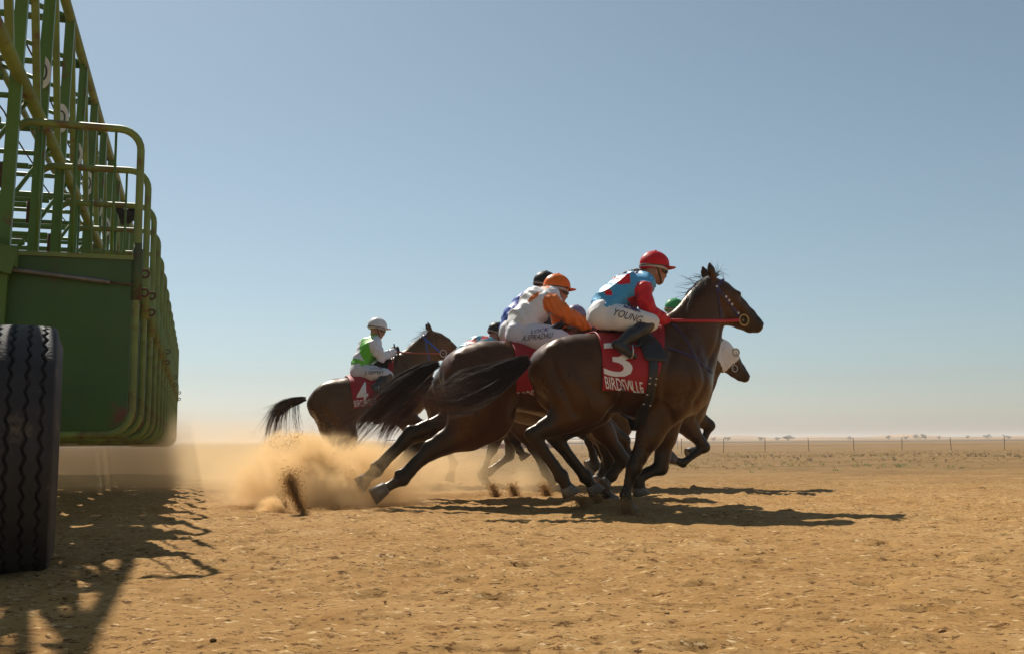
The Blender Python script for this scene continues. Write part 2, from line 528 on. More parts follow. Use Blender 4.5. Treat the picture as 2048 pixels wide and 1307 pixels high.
# ------------------------------------------------------------------ loose clods, dry grass
def scatter_lumps(n, seed, name, label, rmin, rmax, area):
    r_ = np.random.default_rng(seed)
    t = (1 + 5 ** .5) / 2
    ico = np.array([(-1, t, 0), (1, t, 0), (-1, -t, 0), (1, -t, 0), (0, -1, t), (0, 1, t), (0, -1, -t), (0, 1, -t), (t, 0, -1), (t, 0, 1), (-t, 0, -1), (-t, 0, 1)]); ico /= np.linalg.norm(ico[0])
    fi = np.array([(0, 11, 5), (0, 5, 1), (0, 1, 7), (0, 7, 10), (0, 10, 11), (1, 5, 9), (5, 11, 4), (11, 10, 2), (10, 7, 6), (7, 1, 8), (3, 9, 4), (3, 4, 2), (3, 2, 6), (3, 6, 8), (3, 8, 9), (4, 9, 5), (2, 4, 11), (6, 2, 10), (8, 6, 7), (9, 8, 1)])
    V = []; Fc = []
    ya = area[2] * (area[3] / area[2]) ** r_.random(n)
    xa = r_.uniform(area[0], area[1], n) * np.maximum(.6, ya / 8)
    keep = vnoise(xa * .9, ya * 1.1, seed) + r_.normal(0, .3, n) > -.1
    xa, ya = xa[keep], ya[keep]
    za = ground_height(xa, ya)
    for i in range(len(xa)):
        r = rmin * (rmax / rmin) ** (r_.random() ** 2.2)
        q = ico * (1 + r_.uniform(-.55, .45, (12, 1))) * r * np.array([r_.uniform(.8, 1.5), r_.uniform(.8, 1.5), r_.uniform(.35, .6)])
        V.append(q + [xa[i], ya[i], za[i] + r * .15]); Fc.append(fi + 12 * i)
    o = make_mesh(name, np.concatenate(V), np.concatenate(Fc), mat('clod', (.40, .225, .080), rough=.95, var=.45, vscale=3, bump=.6, bscale=60), None, True)
    tag(o, label, 'soil', kind='stuff'); return o
scatter_lumps(6500, 3, 'clods', 'crumbly sand clods strewn over the churned track', 0.0025, .010, (-6, 7, 1.6, 20))

def grass(n, seed, name, label, xr, yr, hgt, colr, blades=7, patch=.0):
    r_ = np.random.default_rng(seed)
    V = []; Fc = []; k = 0
    c = 0
    while c < n:
        x = r_.uniform(*xr); y = r_.uniform(*yr)
        if vnoise(np.array([x * .22]), np.array([y * .30]), seed)[0] < patch + r_.normal(0, .15): 
            if r_.random() < .93: continue
        c += 1
        z = float(base_height(np.array(x), np.array(y)))
        for b in range(blades):
            a = r_.uniform(0, 6.28); L = hgt * r_.uniform(.4, 1.1); le = r_.uniform(.2, 1.3)
            d = np.array([math.cos(a), math.sin(a), 0]); s_ = np.array([-d[1], d[0], 0]) * r_.uniform(.004, .010) * (1 + y * .012)
            p0 = np.array([x, y, z]) + d * r_.uniform(0, .05); p1 = p0 + d * L * le * .4 + [0, 0, L * .6]; p2 = p0 + d * L * le + [0, 0, L * .8]
            V += [p0 - s_, p0 + s_, p1 + s_ * .7, p1 - s_ * .7, p2]
            Fc += [(k, k + 1, k + 2, k + 3), (k + 3, k + 2, k + 4)]; k += 5
    gm = mat(name + '_blade', colr, rough=.8, var=.4, vscale=1.5)
    nt = gm.node_tree; b_ = nt.nodes["Principled BSDF"]; tr_ = nt.nodes.new("ShaderNodeBsdfTranslucent"); ms = nt.nodes.new("ShaderNodeMixShader")
    nt.links.new(b_.inputs["Base Color"].links[0].from_socket, tr_.inputs[0]); ms.inputs[0].default_value = .55
    nt.links.new(b_.outputs[0], ms.inputs[1]); nt.links.new(tr_.outputs[0], ms.inputs[2]); nt.links.new(ms.outputs[0], nt.nodes["Material Output"].inputs[0])
    o = make_mesh(name, V, Fc, gm, None, False)
    tag(o, label, 'grass', kind='stuff'); return o
grass(3600, 5, 'dry_grass', 'straw coloured dry grass tufts on the flat beyond the track', (-2, 32), (19, 60), .052, (.36, .25, .11), 7, .05)
grass(420, 8, 'grey_scrub', 'greyish low scrub beside the wire fence', (8, 36), (26, 44), .13, (.26, .19, .105), 12, .2)
grass(50, 9, 'green_tufts', 'sparse green weeds at the edge of the track', (2.5, 9), (17, 24), .07, (.26, .25, .10), 8, .0)

# ------------------------------------------------------------------ wire fence, running rail, horizon bushes
fence = empty('wire_fence', (16, 66, -.3))
tag(fence, 'low wire fence with thin steel pickets across the dry flat', 'fence')
picket = mat('rusty_picket', (.085, .06, .045), rough=.8, var=.3)
tops = []
posts_px = [(1363, 906), (1447, 904), (1530, 903), (1618, 902), (1708, 901), (1804, 900), (1903, 899.5), (2009, 898.5), (2120, 897.5)]
for i, (px, py) in enumerate(posts_px):
    d = ray(px, py)
    p_ = None
    for t in np.arange(20, 140, .25):
        q = CAM + d * t
        if q[2] <= base_height(np.array(q[0]), np.array(q[1])): p_ = q; break
    if p_ is None: continue
    lean = (rng.uniform(-.06, .06), 0, 1)
    a = p_ - fence.location; a = np.array(a); top = a + np.array(lean) * .80
    mb = MB(); mb.bar(a - [0, 0, .1], top, .026, .026); mb.build('post', picket, fence); tops.append((a, top))
if len(tops) > 1:
    for k in (.45, .72, .95):
        mb = MB(); mb.tube([lerp(a, t, k) for a, t in tops], .004, 4); mb.build('wire', mat('wire', (.14, .12, .10), rough=.6), fence)

rail = empty('running_rail', (-30, 95, -.3)); tag(rail, 'distant white running rail on posts behind the gallopers', 'rail')
wr = mat('white_rail', (.7, .69, .67), rough=.5)
ra, rb = np.array([18, 0, 0.0]), np.array([46, 3, 0.0])
for z_ in (.95, .55):
    mb = MB(); mb.tube([ra + [0, 0, z_], rb + [0, 0, z_]], .05, 6); mb.build('rail_tube', wr, rail, True)
for i in range(10):
    p_ = lerp(ra, rb, i / 9); mb = MB(); mb.tube([p_ - [0, 0, .1], p_ + [0, 0, .95]], .04, 6); mb.build('post', wr, rail, True)

ban = MB(); ban.box((0, 0, .28), (8.5, .03, .22)); ban.bar((-8.5, .1, .05), (-8.5, .1, .6), .05, .05)
bo = ban.build('crowd_barrier', mat('pink_sheeting', (.42, .16, .12), rough=.8, var=.6, vscale=2.2), None); bo.location = (-2.5, 110, -.36)
tag(bo, 'faded red sheeting barrier low behind the distant white rail', 'barrier')
bush_leaf = mat('bush_leaf', (.095, .090, .055), rough=.8, var=.4, vscale=.8)
bush_wood = mat('bush_wood', (.07, .05, .04), rough=.9)
def bush(x, y, w, h, seed, label, group):
    r_ = np.random.default_rng(seed)
    root = empty('desert_bush', (x, y, -.4)); tag(root, label, 'bush', group)
    V = []; Fc = []; k = 0
    cl = r_.normal(0, 1, (9, 3)) * [w * .28, w * .28, h * .16] + [0, 0, h * .62]
    for i in range(420):
        c = cl[r_.integers(9)] + r_.normal(0, 1, 3) * [w * .12, w * .12, h * .10]
        c[2] = max(c[2], h * .12)
        a = r_.normal(0, 1, 3); a /= np.linalg.norm(a); b = np.cross(a, r_.normal(0, 1, 3)); b /= np.linalg.norm(b)
        s_ = w * r_.uniform(.03, .07)
        V += [c - a * s_, c + b * s_ * .6, c + a * s_, c - b * s_ * .6]; Fc.append((k, k + 1, k + 2, k + 3)); k += 4
    make_mesh('crown', V, Fc, bush_leaf, root, False)
    mb = MB()
    for i in range(4):
        e = cl[i]; mb.tube([(0, 0, -.2), (e[0] * .4, e[1] * .4, h * .3), tuple(e)], [w * .03, w * .022, w * .01], 5)
    mb.build('trunk', bush_wood, root, True)
bl = [(1427, 8, 6), (1455, 11, 6), (1520, 11, 5), (1554, 9, 5), (1575, 17, 8), (1700, 8, 5), (1776, 10, 7), (1811, 8, 6), (1836, 14, 7), (1850, 10, 5), (1878, 7, 4), (1936, 7, 5), (1975, 12, 6), (2014, 10, 5), (1258, 8, 5), (1222, 9, 5), (1300, 9, 6)]
for i, (px, w_, h_) in enumerate(bl):
    yd = 420 + (i * 53) % 160
    d = ray(px, 870); t = yd / d[1]
    big = w_ >= 14
    bush((CAM + d * t)[0], yd, w_ * yd / FPX, (h_ * .7 + 1.5) * yd / FPX + .5, 100 + i, 'broadest flat topped bush on the far desert skyline' if w_ == 17 else ('wide low bush on the far skyline, second broadest of all' if w_ == 14 else 'tiny dark bush on the far desert skyline'), 'bushes along the skyline')
# ------------------------------------------------------------------ starting gate
GA = math.atan2(.3, .954)
gate = empty('starting_gate', (-1.085 * .954, -1.085 * .3, .05))
gate.rotation_euler = (-.0072, 0, GA)
tag(gate, 'long green steel starting gate with open barrier doors and overhead truss', 'starting gate')
GU0 = -1.0      # gate root sits at u = -1
green = mat('gate_green', (.074, .150, .017), rough=.45, spec=.4, var=.28, vscale=2.2, rust=.28, rscale=4.5, bump=.12, bscale=30)
greend = mat('gate_panel_green', (.034, .092, .007), rough=.42, spec=.4, var=.22, vscale=1.4, rust=.14, rscale=2.3, bump=.35, bscale=3.5, bdist=.05)
greenl = mat('gate_weathered_sunlit_green', (.160, .215, .045), rough=.55, var=.30, vscale=3.5, rust=.42, rscale=3.0)  # weathered paint, lightened and yellowed to put sunlit tube edges into the colour
rusty = mat('rusted_steel', (.085, .040, .022), rough=.85, var=.4, vscale=20, bump=.5, bscale=60)
darkrust = mat('dark_rusted_green', (.05, .085, .025), rough=.7, var=.4, vscale=9, rust=.62, rscale=7, rustcol=(.07, .032, .016), bump=.5, bscale=60)
galv = mat('spring_steel', (.20, .185, .165), rough=.5, metal=.6, var=.3, vscale=15)
def U(u, v_, z): return (u - GU0, v_, z)

NST = 14; V0 = 6.6; SP = 1.045; ZB = .60; DW = .75; DH = 1.92
def rrect(w, h, r1, r2, r3, r4, n=6):
    """rounded rectangle, corners bottom-left, bottom-right, top-right, top-left"""
    P = []
    for (cx, cz, r, a0) in ((r1, r1, r1, 180), (w - r2, r2, r2, 270), (w - r3, h - r3, r3, 0), (r4, h - r4, r4, 90)):
        for k in range(n + 1):
            a = math.radians(a0 + 90 * k / n); P.append((cx + r * math.cos(a), 0, cz + r * math.sin(a)))
    return np.array(P)
def door_meshes():
    """parts of one barrier door, hinge bottom at the origin, x towards the free edge"""
    out = {}
    mb = MB(); mb.tube(rrect(DW, DH, .04, .16, .13, .12), .024, 10, closed=True); out['door'] = (mb, greenl, True)
    P = rrect(DW - .05, 1.07, .03, .15, .02, .02)
    P = P + [.025, 0, .022]
    n = len(P); mb = MB(); v = np.concatenate([P + [0, -.010, 0], P + [0, .010, 0]])
    mb.add(v, [tuple(range(n)), tuple(range(n, 2 * n))[::-1]] + [(i, n + i, n + (i + 1) % n, (i + 1) % n) for i in range(n)])
    out['panel'] = (mb, greend, False)
    mb = MB(); mb.bar((.02, 0, 1.095), (DW - .02, 0, 1.095), .05, .028); out['lip'] = (mb, greenl, False)
    for k, x in enumerate((.17, .37, .60)):
        mb = MB(); mb.tube([(x, .0, 1.11), (x, 0, DH - .01)], .0085, 6); out['bar%d' % k] = (mb, green, True)
    mb = MB(); mb.tube([(DW + .002, 0, .83), (DW + .002, 0, 1.15), (DW + .002, 0, 1.155), (DW + .002, 0, 1.19)], [.034, .034, .027, .027], 10); out['latch_sleeve'] = (mb, darkrust, True)
    t = np.linspace(0, 1, 90); mb = MB(); mb.tube(np.stack([.04 + .56 * t, -.055 + 0 * t, .985 - .055 * t], 1), .016 + .004 * np.sin(t * 2 * math.pi * 45), 8); out['spring'] = (mb, galv, True)
    mb = MB(); mb.tube([(.60, -.055, .93), (.66, -.05, .925), (DW, -.02, .922)], .007, 6); out['rod'] = (mb, rusty, True)
    for k, z_ in enumerate((1.00, .88)):
        mb = MB(); mb.tube([(DW + .05 + .024 * math.cos(q), 0, z_ + .024 * math.sin(q)) for q in np.linspace(0, 2 * math.pi, 9)[:-1]], .009, 6, closed=True); out['catch%d' % k] = (mb, rusty, True)
    for k, z_ in enumerate((.25, 1.5)):
        mb = MB(); mb.tube([(-.03, 0, z_), (-.03, 0, z_ + .15)], .03, 8); out['hinge%d' % k] = (mb, rusty, True)
    return out
DM = door_meshes()
proto = {}
rj = np.random.default_rng(21)
for i in range(NST):
    v_ = V0 + SP * i
    ang = rj.normal(0, .022) if i else .0
    base = None
    for nm in DM:
        mb, mt, sm = DM[nm]
        name = nm.rstrip('0123456789')
        if nm.startswith('catch') and i % 4 != 1 and i: continue
        if i == 0:
            o = mb.build(name, mt, None, sm); proto[nm] = o
        else:
            o = proto[nm].copy(); col.objects.link(o)
            o.name = name
            if nm == 'latch_sleeve': o.material_slots[0].link = 'OBJECT'; o.material_slots[0].material = greenl
        if nm == 'door':
            base = o; o.parent = gate; o.location = U(-1.05, v_, ZB + rj.normal(0, .006) * (i > 0)); o.rotation_euler = (rj.normal(0, .004), 0, ang)
        else:
            o.parent = base
ve = V0 + SP * NST
def part(name, mb, m=green, sm=False): return mb.build(name, m, gate, sm)
# chords
for (u, z, r, nm) in ((-1.0, 4.05, .040, 'top_chord'), (-1.0, 2.77, .042, 'lower_chord'), (-3.3, 4.05, .038, 'top_chord'), (-3.3, 2.77, .038, 'lower_chord'), (-1.9, 4.35, .035, 'ridge_chord')):
    mb = MB(); mb.tube([U(u, 1.2, z), U(u, ve, z)], r, 12); part(nm, mb, greenl, True)
mb = MB(); mb.bar(U(-1.12, 5.4, 1.72), U(-1.12, ve, 1.72), .09, .12); part('door_beam', mb)
mb = MB(); mb.bar(U(-1.12, 6.4, .70), U(-1.12, ve, .70), .09, .10); part('sill_beam', mb)
mb = MB(); mb.bar(U(-3.3, 3.0, .70), U(-3.3, ve, .70), .10, .12); part('sill_beam', mb)
for i in range(-4, NST + 1):
    v_ = V0 + SP * i - .07
    z0 = .64 if i >= 0 else 2.77
    mb = MB(); mb.bar(U(-1.07, v_, z0), U(-1.0, v_, 4.05), .070, .050, (0, 1, 0)); part('post', mb)
    mb = MB(); mb.bar(U(-1.0, v_ + .10, 4.02), U(-1.0, v_ + SP * .62, 2.80), .045, .045); part('brace', mb, greenl)
    if i % 2 == 0:
        mb = MB(); mb.bar(U(-1.0, v_ + SP * .62, 2.80), U(-1.0, v_ + SP - .1, 4.02), .04, .04); part('brace', mb, green)
    mb = MB(); mb.tube([U(-1.0, v_ + .04, 4.05), U(-3.3, v_ + .04, 4.05)], .03, 8); part('cross_tube', mb, green, True)
    mb = MB(); mb.tube([U(-1.0, v_, 4.05), U(-1.9, v_, 4.35)], .022, 6); part('cross_tube', mb, green, True)
    mb = MB(); mb.bar(U(-3.3, v_, .62), U(-3.3, v_, 4.05), .07, .07); part('post', mb)
    if i >= 0:
        # partition between two stalls: solid below, rails above
        mb = MB(); mb.box(U(-2.2, v_, 1.15), (1.05, .018, .55)); part('partition_panel', mb, greend)
        for z_ in (1.95, 2.22, 2.50, 2.77):
            mb = MB(); mb.tube([U(-1.1, v_, z_), U(-3.3, v_, z_)], .020, 6); part('partition_rail', mb, green, True)
        # rear gate bars
        for z_ in (1.2, 1.5, 1.8, 2.1, 2.4):
            mb = MB(); mb.bar(U(-3.33, v_ + .06, z_), U(-3.33, v_ + SP - .06, z_), .03, .045); part('rear_rail', mb, green)
        mb = MB(); mb.tube([U(-1.0, v_ + .35, 2.77), U(-1.62, v_ + .35, 1.75)], .016, 6); part('stay', mb, green, True)
# oval stall number plates on the posts
platem = mat('white_plate', (.62, .62, .58), rough=.5, var=.2, vscale=8); ringm_ = mat('plate_ring', (.05, .06, .05), rough=.6)
for i in (1, 2, 3, 4, 5, 6):
    v_ = V0 + SP * i - .07 - .035
    c_ = np.array(U(-1.03, v_, 3.18)); q_ = np.linspace(0, 2 * math.pi, 21)[:-1]
    P_ = [c_ + np.array([.055 * math.cos(t), -.012, .12 * math.sin(t)]) for t in q_]
    n_ = len(P_); mb = MB(); mb.add(P_ + [p + np.array([0, .010, 0]) for p in P_], [tuple(range(n_)), tuple(range(n_, 2 * n_))[::-1]] + [(k, (k + 1) % n_, n_ + (k + 1) % n_, n_ + k) for k in range(n_)])
    po_ = mb.build('number_plate', platem, gate)
    mb = MB(); mb.tube([c_ + np.array([.026 * math.cos(t), -.015, .058 * math.sin(t)]) for t in q_], .007, 6, closed=True); mb.build('plate_mark', ringm_, po_, True)
# striped weather sheets above the rear rails
stripe = mat('grey_sheet', (.30, .30, .33), rough=.7, var=.35, vscale=1.0, coord='Object', aniso=(1, 7, .2))
for i in range(1, NST, 2):
    v_ = V0 + SP * i
    mb = MB()
    for k in range(12):
        a = v_ + .05 + k * .15; mb.box(U(-3.22 + .014 * (k % 2), a + .07, 3.35), (.006, .072, .45))
    part('weather_sheet', mb, stripe)
# release cables and a drawn rope
for u, z in ((-1.22, 3.6), (-1.45, 3.2)):
    t = np.linspace(0, 1, 40); mb = MB(); mb.tube([U(u, 1.5 + (ve - 1.5) * q, z - .05 * abs(math.sin(q * 14 * math.pi))) for q in t], .007, 5); part('cable', mb, rusty, True)
for i in (0, 2, 5):
    mb = MB(); mb.tube([U(-1.13, V0 + SP * i - .35, 4.0), U(-1.13, V0 + SP * i - .35, 1.8)], .007, 5); part('pull_wire', mb, rusty, True)
# bundle of black cloth caught on a door top
B = Body(); b0 = np.array(U(-.52, V0 + SP * 2.05, ZB + 1.83))
for k in range(7):
    r_ = np.random.default_rng(k + 3); e = b0 + r_.uniform(-1, 1, 3) * [.07, .05, .09]
    B.chain([(*b0, .05, .05), (*e, .03, .03)], k=.02)
v, f, c = B.mesh(.012, 1); make_mesh('black_padding', v, f, mat('black_cloth', (.012, .011, .011), rough=.9, bump=.8, bscale=40), gate, True)
# slanted gusset plate and chassis beam beside the first door
mb = MB(); mb.bar(U(-1.75, V0 - .35, 1.80), U(-.98, V0 - .12, 1.62), .06, .16); part('gusset', mb)
mb = MB(); mb.bar(U(-2.3, V0 - .30, 1.64), U(-.96, V0 - .11, 1.64), .05, .10); part('beam_end', mb)
mb = MB(); mb.bar(U(-1.55, 3.3, .98), U(-1.55, ve, .98), .12, .18); part('chassis_beam', mb)
# wheel
TR, TW = .548, .30
tc_ = np.array(U(-.665, 4.90, TR - .02 + .0072 * 4.9 - .05))
na, nw = 640, 96
an = np.arange(na) * 2 * math.pi / na
tw = np.linspace(-1, 1, nw)
tri = np.abs(((an * 44 / (2 * math.pi)) % 1) * 2 - 1) * 2 - 1        # zigzag
R = np.zeros((na, nw)); W = np.zeros((na, nw))
for j, q in enumerate(tw):
    sh_ = max(0, abs(q) - .86) / .14
    rr = TR - .012 * q * q - .055 * sh_ ** 2
    g = np.zeros(na)
    for k, c0 in enumerate((-.60, -.21, .21, .60)):
        d = np.abs(q - c0 - .052 * tri * (1 if k % 2 else -1))
        g = np.maximum(g, np.clip(1 - (d / .042) ** 4, 0, 1))
    R[:, j] = rr - .018 * g * (abs(q) < .85)
    W[:, j] = q * TW / 2
prof = [(TR - .10, TW / 2 + .012), (TR - .17, TW / 2 + .008), (TR - .235, TW / 2 - .03), (TR - .26, TW / 2 - .06)]
Rf = np.concatenate([np.tile([p[0] for p in prof[::-1]], (na, 1)), R, np.tile([p[0] for p in prof], (na, 1))], 1)
Wf = np.concatenate([np.tile([-p[1] for p in prof[::-1]], (na, 1)), W, np.tile([p[1] for p in prof], (na, 1))], 1)
m_ = Rf.shape[1]
tv = np.stack([Wf, Rf * np.cos(an)[:, None], Rf * np.sin(an)[:, None]], 2).reshape(-1, 3)
a_ = np.arange(na)[:, None] * m_ + np.arange(m_ - 1)[None, :]; b_ = ((np.arange(na) + 1) % na)[:, None] * m_ + np.arange(m_ - 1)[None, :]
tf_ = np.stack([a_, a_ + 1, b_ + 1, b_], -1).reshape(-1, 4)
tyrem = mat('tyre_rubber', (.019, .017, .017), rough=.72, var=.45, vscale=7, bump=.35, bscale=70, rust=.18, rscale=6, rustcol=(.085, .062, .042))
rimm = mat('wheel_rim', (.10, .10, .09), rough=.6, var=.3)
wheel = MB(); wheel.tube([(-.10, 0, 0), (-.06, 0, 0), (.0, 0, 0), (.08, 0, 0)], [.27, .26, .10, .09], 28)
wo_ = wheel.build('wheel', rimm, gate, True); wo_.location = tc_; wo_.rotation_euler = (0, 0, .125)
make_mesh('tyre', tv, tf_, tyrem, wo_, True)
mb = MB(); mb.tube([(-1.6, 0, 0), (-.05, 0, 0)], .05, 10); mb.build('axle', rusty, wo_, True)
# ------------------------------------------------------------------ race frames
HEAD = math.radians(17.0)
FWD = np.array([math.cos(HEAD), math.sin(HEAD), 0.0])
LEFT = np.array([-math.sin(HEAD), math.cos(HEAD), 0.0])

class Frame:
    """vertical plane a runner moves in; local x forward, y to its left, z up"""
    def __init__(s, lane, x0=0.0): s.lane = lane; s.x0 = x0
    def loc(s, px, py, lat=0.0):
        d = ray(px, py)
        t = (s.lane + lat - CAM @ LEFT) / (d @ LEFT)
        p = CAM + d * t
        return np.array([p @ FWD - s.x0, lat, p[2]])
    def world(s, q):
        q = np.asarray(q, float)
        return np.outer(np.atleast_2d(q)[:, 0] + s.x0, FWD) + np.outer(np.atleast_2d(q)[:, 1] + s.lane, LEFT) + np.outer(np.atleast_2d(q)[:, 2], [0, 0, 1])
    def to_local(s, w):
        w = np.atleast_2d(w)
        return np.stack([w @ FWD - s.x0, w @ LEFT - s.lane, w[:, 2]], 1)
    def m_per_px(s, px, py, lat=0.0):
        p = s.world(s.loc(px, py, lat))[0]
        fw = -RCN[:, 2]
        return float((p - CAM) @ fw) / FPX
    def st(s, rows, lat=0.0):
        """rows (px, py, r_px, w_m[, lat]) -> stations"""
        out = []
        for r in rows:
            la = r[4] if len(r) > 4 else lat
            p = s.loc(r[0], r[1], la)
            out.append((p[0], p[1], p[2], r[2] * s.m_per_px(r[0], r[1], la), r[3]))
        return np.array(out)
    def place(s, o):
        p = s.world([0, 0, 0])[0]
        o.location = p; o.rotation_euler = (0, 0, HEAD)
    def camray(s, px, py):
        """camera ray in local coordinates"""
        d = ray(px, py)
        o = s.to_local(CAM)[0]
        return Vector(o), Vector((d @ FWD, d @ LEFT, d[2]))


# ------------------------------------------------------------------ horse
def hair_mat(name, c):
    return mat(name, c, rough=0.42, spec=0.35, var=0.35, vscale=60)

def hoof_mesh(C, E, w=1.0):
    """hoof lofted from coronet C to ground edge E with a flat sole and a shoe rim"""
    C = np.asarray(C, float); E = np.asarray(E, float)
    ax = E - C; L = np.linalg.norm(ax); ax /= L
    lat = np.array([0, 1.0, 0]); fr = np.cross(lat, ax); fr /= np.linalg.norm(fr)
    if fr[0] < 0: fr = -fr
    lat = np.cross(ax, fr)
    n = 16; V = []; F = []
    ang = np.arange(n) * 2 * math.pi / n
    prof = [(-0.012, 0.038), (0.0, 0.048), (0.3, 0.053), (1.0, 0.066), (1.0, 0.057), (0.93, 0.050)]
    for h_, r in prof:
        p = C + ax * (L * h_ if h_ > 0 else h_)
        sk = 0.012 * max(h_, 0)
        for a in ang:
            V.append(p + fr * (math.cos(a) * r * 1.12 + sk) + lat * math.sin(a) * r * w)
    for i in range(len(prof) - 1):
        for k in range(n):
            k2 = (k + 1) % n
            F.append((i * n + k, i * n + k2, (i + 1) * n + k2, (i + 1) * n + k))
    F.append(tuple(range((len(prof) - 1) * n, len(prof) * n)))
    F.append(tuple(range(n))[::-1])
    return np.array(V), F

def leg_hind(B, H, S, K, P, E, coat, black, ls=1.0):
    def s5(p, t, w): return (p[0], p[1], p[2], t * ls, w * (1 + .5 * (ls - 1)))
    B.chain([s5(H, .225, .13), s5(lerp(H, S, .55), .20, .12), s5(lerp(H, S, .95), .125, .085)], coat, k=.05, kin=.05)
    m = lerp(S, K, .35)
    B.chain([s5(H, .19, .12), s5(lerp(H, m, .6), .155, .105), s5(lerp(H, m, .97), .10, .075)], coat, k=.05, kin=.05)
    B.chain([s5(lerp(S, K, .05), .142, .092), s5(lerp(S, K, .42), .118, .076), s5(lerp(S, K, .80), .070, .050), s5(K, .060, .043)],
            [coat, coat, lerp(coat, black, .7), black], k=.04, kin=.03)
    gas = (S - K) / np.linalg.norm(S - K); can = (P - K) / np.linalg.norm(P - K)
    back = -(gas + can); back /= np.linalg.norm(back) + 1e-6
    tip = K + back * .045
    B.chain([s5(lerp(S, K, .72) + back * .02, .022, .018), s5(tip, .026, .022), s5(lerp(K, P, .15) + back * .02, .02, .02)], black, k=.02)
    B.chain([s5(K, .062, .045), s5(lerp(K, P, .28), .042, .036), s5(lerp(K, P, .78), .037, .033), s5(P, .052, .043)], black, k=.02)
    tendon(B, K, P, black, ls)
    pastern(B, K, P, E, black)

def tendon(B, K, P, black, ls=1.0):
    """flexor tendon, back of the joint and sesamoid behind the cannon bone"""
    d = (P - K) / np.linalg.norm(P - K); back = np.array([d[2], 0, -d[0]])
    q = lambda t, o, r: (*(lerp(K, P, t) + back * o * ls), r * ls, r * .85)
    B.chain([q(-.04, .040, .026), q(.12, .044, .017), q(.5, .040, .014), q(.85, .040, .015), q(1.0, .044, .024), q(1.08, .030, .018)], black, k=.010, kin=.010)

def pastern(B, K, P, E, black):
    C = lerp(P, E, .56)
    def s5(p, t, w): return (p[0], p[1], p[2], t, w)
    B.chain([s5(P, .052, .043), s5(lerp(P, C, .55), .042, .037), s5(C, .047, .046)], black, k=.015)

def leg_fore(B, A, N, P, E, coat, black):
    def s5(p, t, w): return (p[0], p[1], p[2], t, w)
    B.chain([s5(A, .140, .092), s5(lerp(A, N, .4), .100, .070), s5(lerp(A, N, .82), .062, .050), s5(N, .058, .049)],
            [coat, coat, lerp(coat, black, .75), black], k=.045, kin=.03)
    B.chain([s5(lerp(A, N, .93), .05, .044), s5(lerp(N, P, .08), .05, .044)], black, k=.02)
    B.chain([s5(N, .060, .048), s5(lerp(N, P, .25), .039, .034), s5(lerp(N, P, .8), .035, .032), s5(P, .050, .041)], black, k=.02)
    tendon(B, N, P, black)
    pastern(B, N, P, E, black)

def rot_about(st, piv, a, sc_=1.0):
    st = np.array(st, float); c, s = math.cos(a), math.sin(a)
    dx = st[:, 0] - piv[0]; dz = st[:, 2] - piv[1]
    st[:, 0] = piv[0] + (dx * c - dz * s) * sc_; st[:, 2] = piv[1] + (dx * s + dz * c) * sc_
    st[:, 3:5] *= sc_
    return st

# --- template outline of trunk, neck and head, read from the number three runner
F1 = Frame(7.36)
F1.x0 = F1.loc(1135, 740)[0]
T = {}
T['trunk'] = F1.st([(1112, 742, 56, .20), (1150, 744, 74, .265), (1195, 744, 72, .285), (1245, 748, 73, .30), (1295, 752, 82, .295), (1335, 752, 80, .25), (1362, 758, 62, .20)])
T['withers'] = F1.st([(1215, 705, 34, .12), (1270, 702, 34, .10), (1320, 694, 42, .09), (1345, 690, 48, .09)])
T['breast'] = F1.st([(1350, 790, 46, .20), (1372, 798, 30, .16), (1384, 790, 26, .13)])
T['neck'] = F1.st([(1355, 738, 70, .18), (1372, 700, 64, .14), (1391, 657, 50, .108), (1407, 621, 41, .088), (1420, 592, 32, .078)])
T['head'] = F1.st([(1424, 569, 16, .068), (1441, 586, 24, .088), (1460, 599, 22, .080), (1478, 614, 18, .062), (1496, 632, 16, .050), (1511, 648, 14.5, .054), (1514, 653, 13.5, .05)])
T['jaw'] = F1.st([(1437, 610, 27, .066), (1455, 628, 20, .055), (1478, 646, 11, .042), (1499, 658, 8.5, .038)])
T['ear_n'] = F1.st([(1426, 553, 8, .022, -.055), (1422, 540, 7, .020, -.062), (1418, 525, 2, .006, -.06)])
T['ear_f'] = F1.st([(1413, 556, 8, .022, .055), (1409, 545, 7, .020, .06), (1404, 531, 2, .006, .058)])
T['crest'] = np.array([F1.loc(*p) for p in [(1340, 645), (1351, 636), (1362, 618), (1371, 598), (1383, 574), (1394, 562), (1407, 552), (1416, 549)]])
T['eye'] = F1.loc(1469, 591)
T['nostril'] = F1.loc(1520, 648)
T['neckpiv'] = F1.loc(1350, 715)[[0, 2]]
GRV = [  # muscle grooves read on the number three runner: points, depth, width
    ([(1086, 708), (1090, 750), (1108, 790), (1126, 826)], .016, .022), ([(1112, 690), (1120, 730), (1150, 770), (1180, 790)], .006, .035),
    ([(1196, 716), (1212, 762), (1222, 800), (1205, 830)], .016, .026), ([(1328, 690), (1300, 750), (1302, 806), (1320, 838)], .012, .026),
    ([(1352, 668), (1378, 730), (1384, 770), (1366, 806)], .013, .024), ([(1338, 726), (1352, 770), (1340, 812)], .007, .02),
    ([(1436, 652), (1422, 695), (1398, 738)], .012, .020), ([(1374, 640), (1392, 680), (1398, 712)], .006, .03),
    ([(1428, 576), (1431, 606), (1446, 632), (1464, 644)], .008, .012), ([(1474, 601), (1496, 620), (1508, 634)], .005, .009), ([(1470, 620), (1490, 640)], .006, .010),
    ([(1140, 700), (1170, 725), (1185, 760)], .007, .03),
    ([(1230, 806), (1265, 796), (1300, 800), (1322, 820)], -.005, .009), ([(1330, 770), (1322, 800), (1310, 830)], -.005, .008), ([(1345, 745), (1362, 775), (1350, 800)], -.004, .008), ([(1120, 760), (1145, 790), (1160, 820)], -.004, .009)]
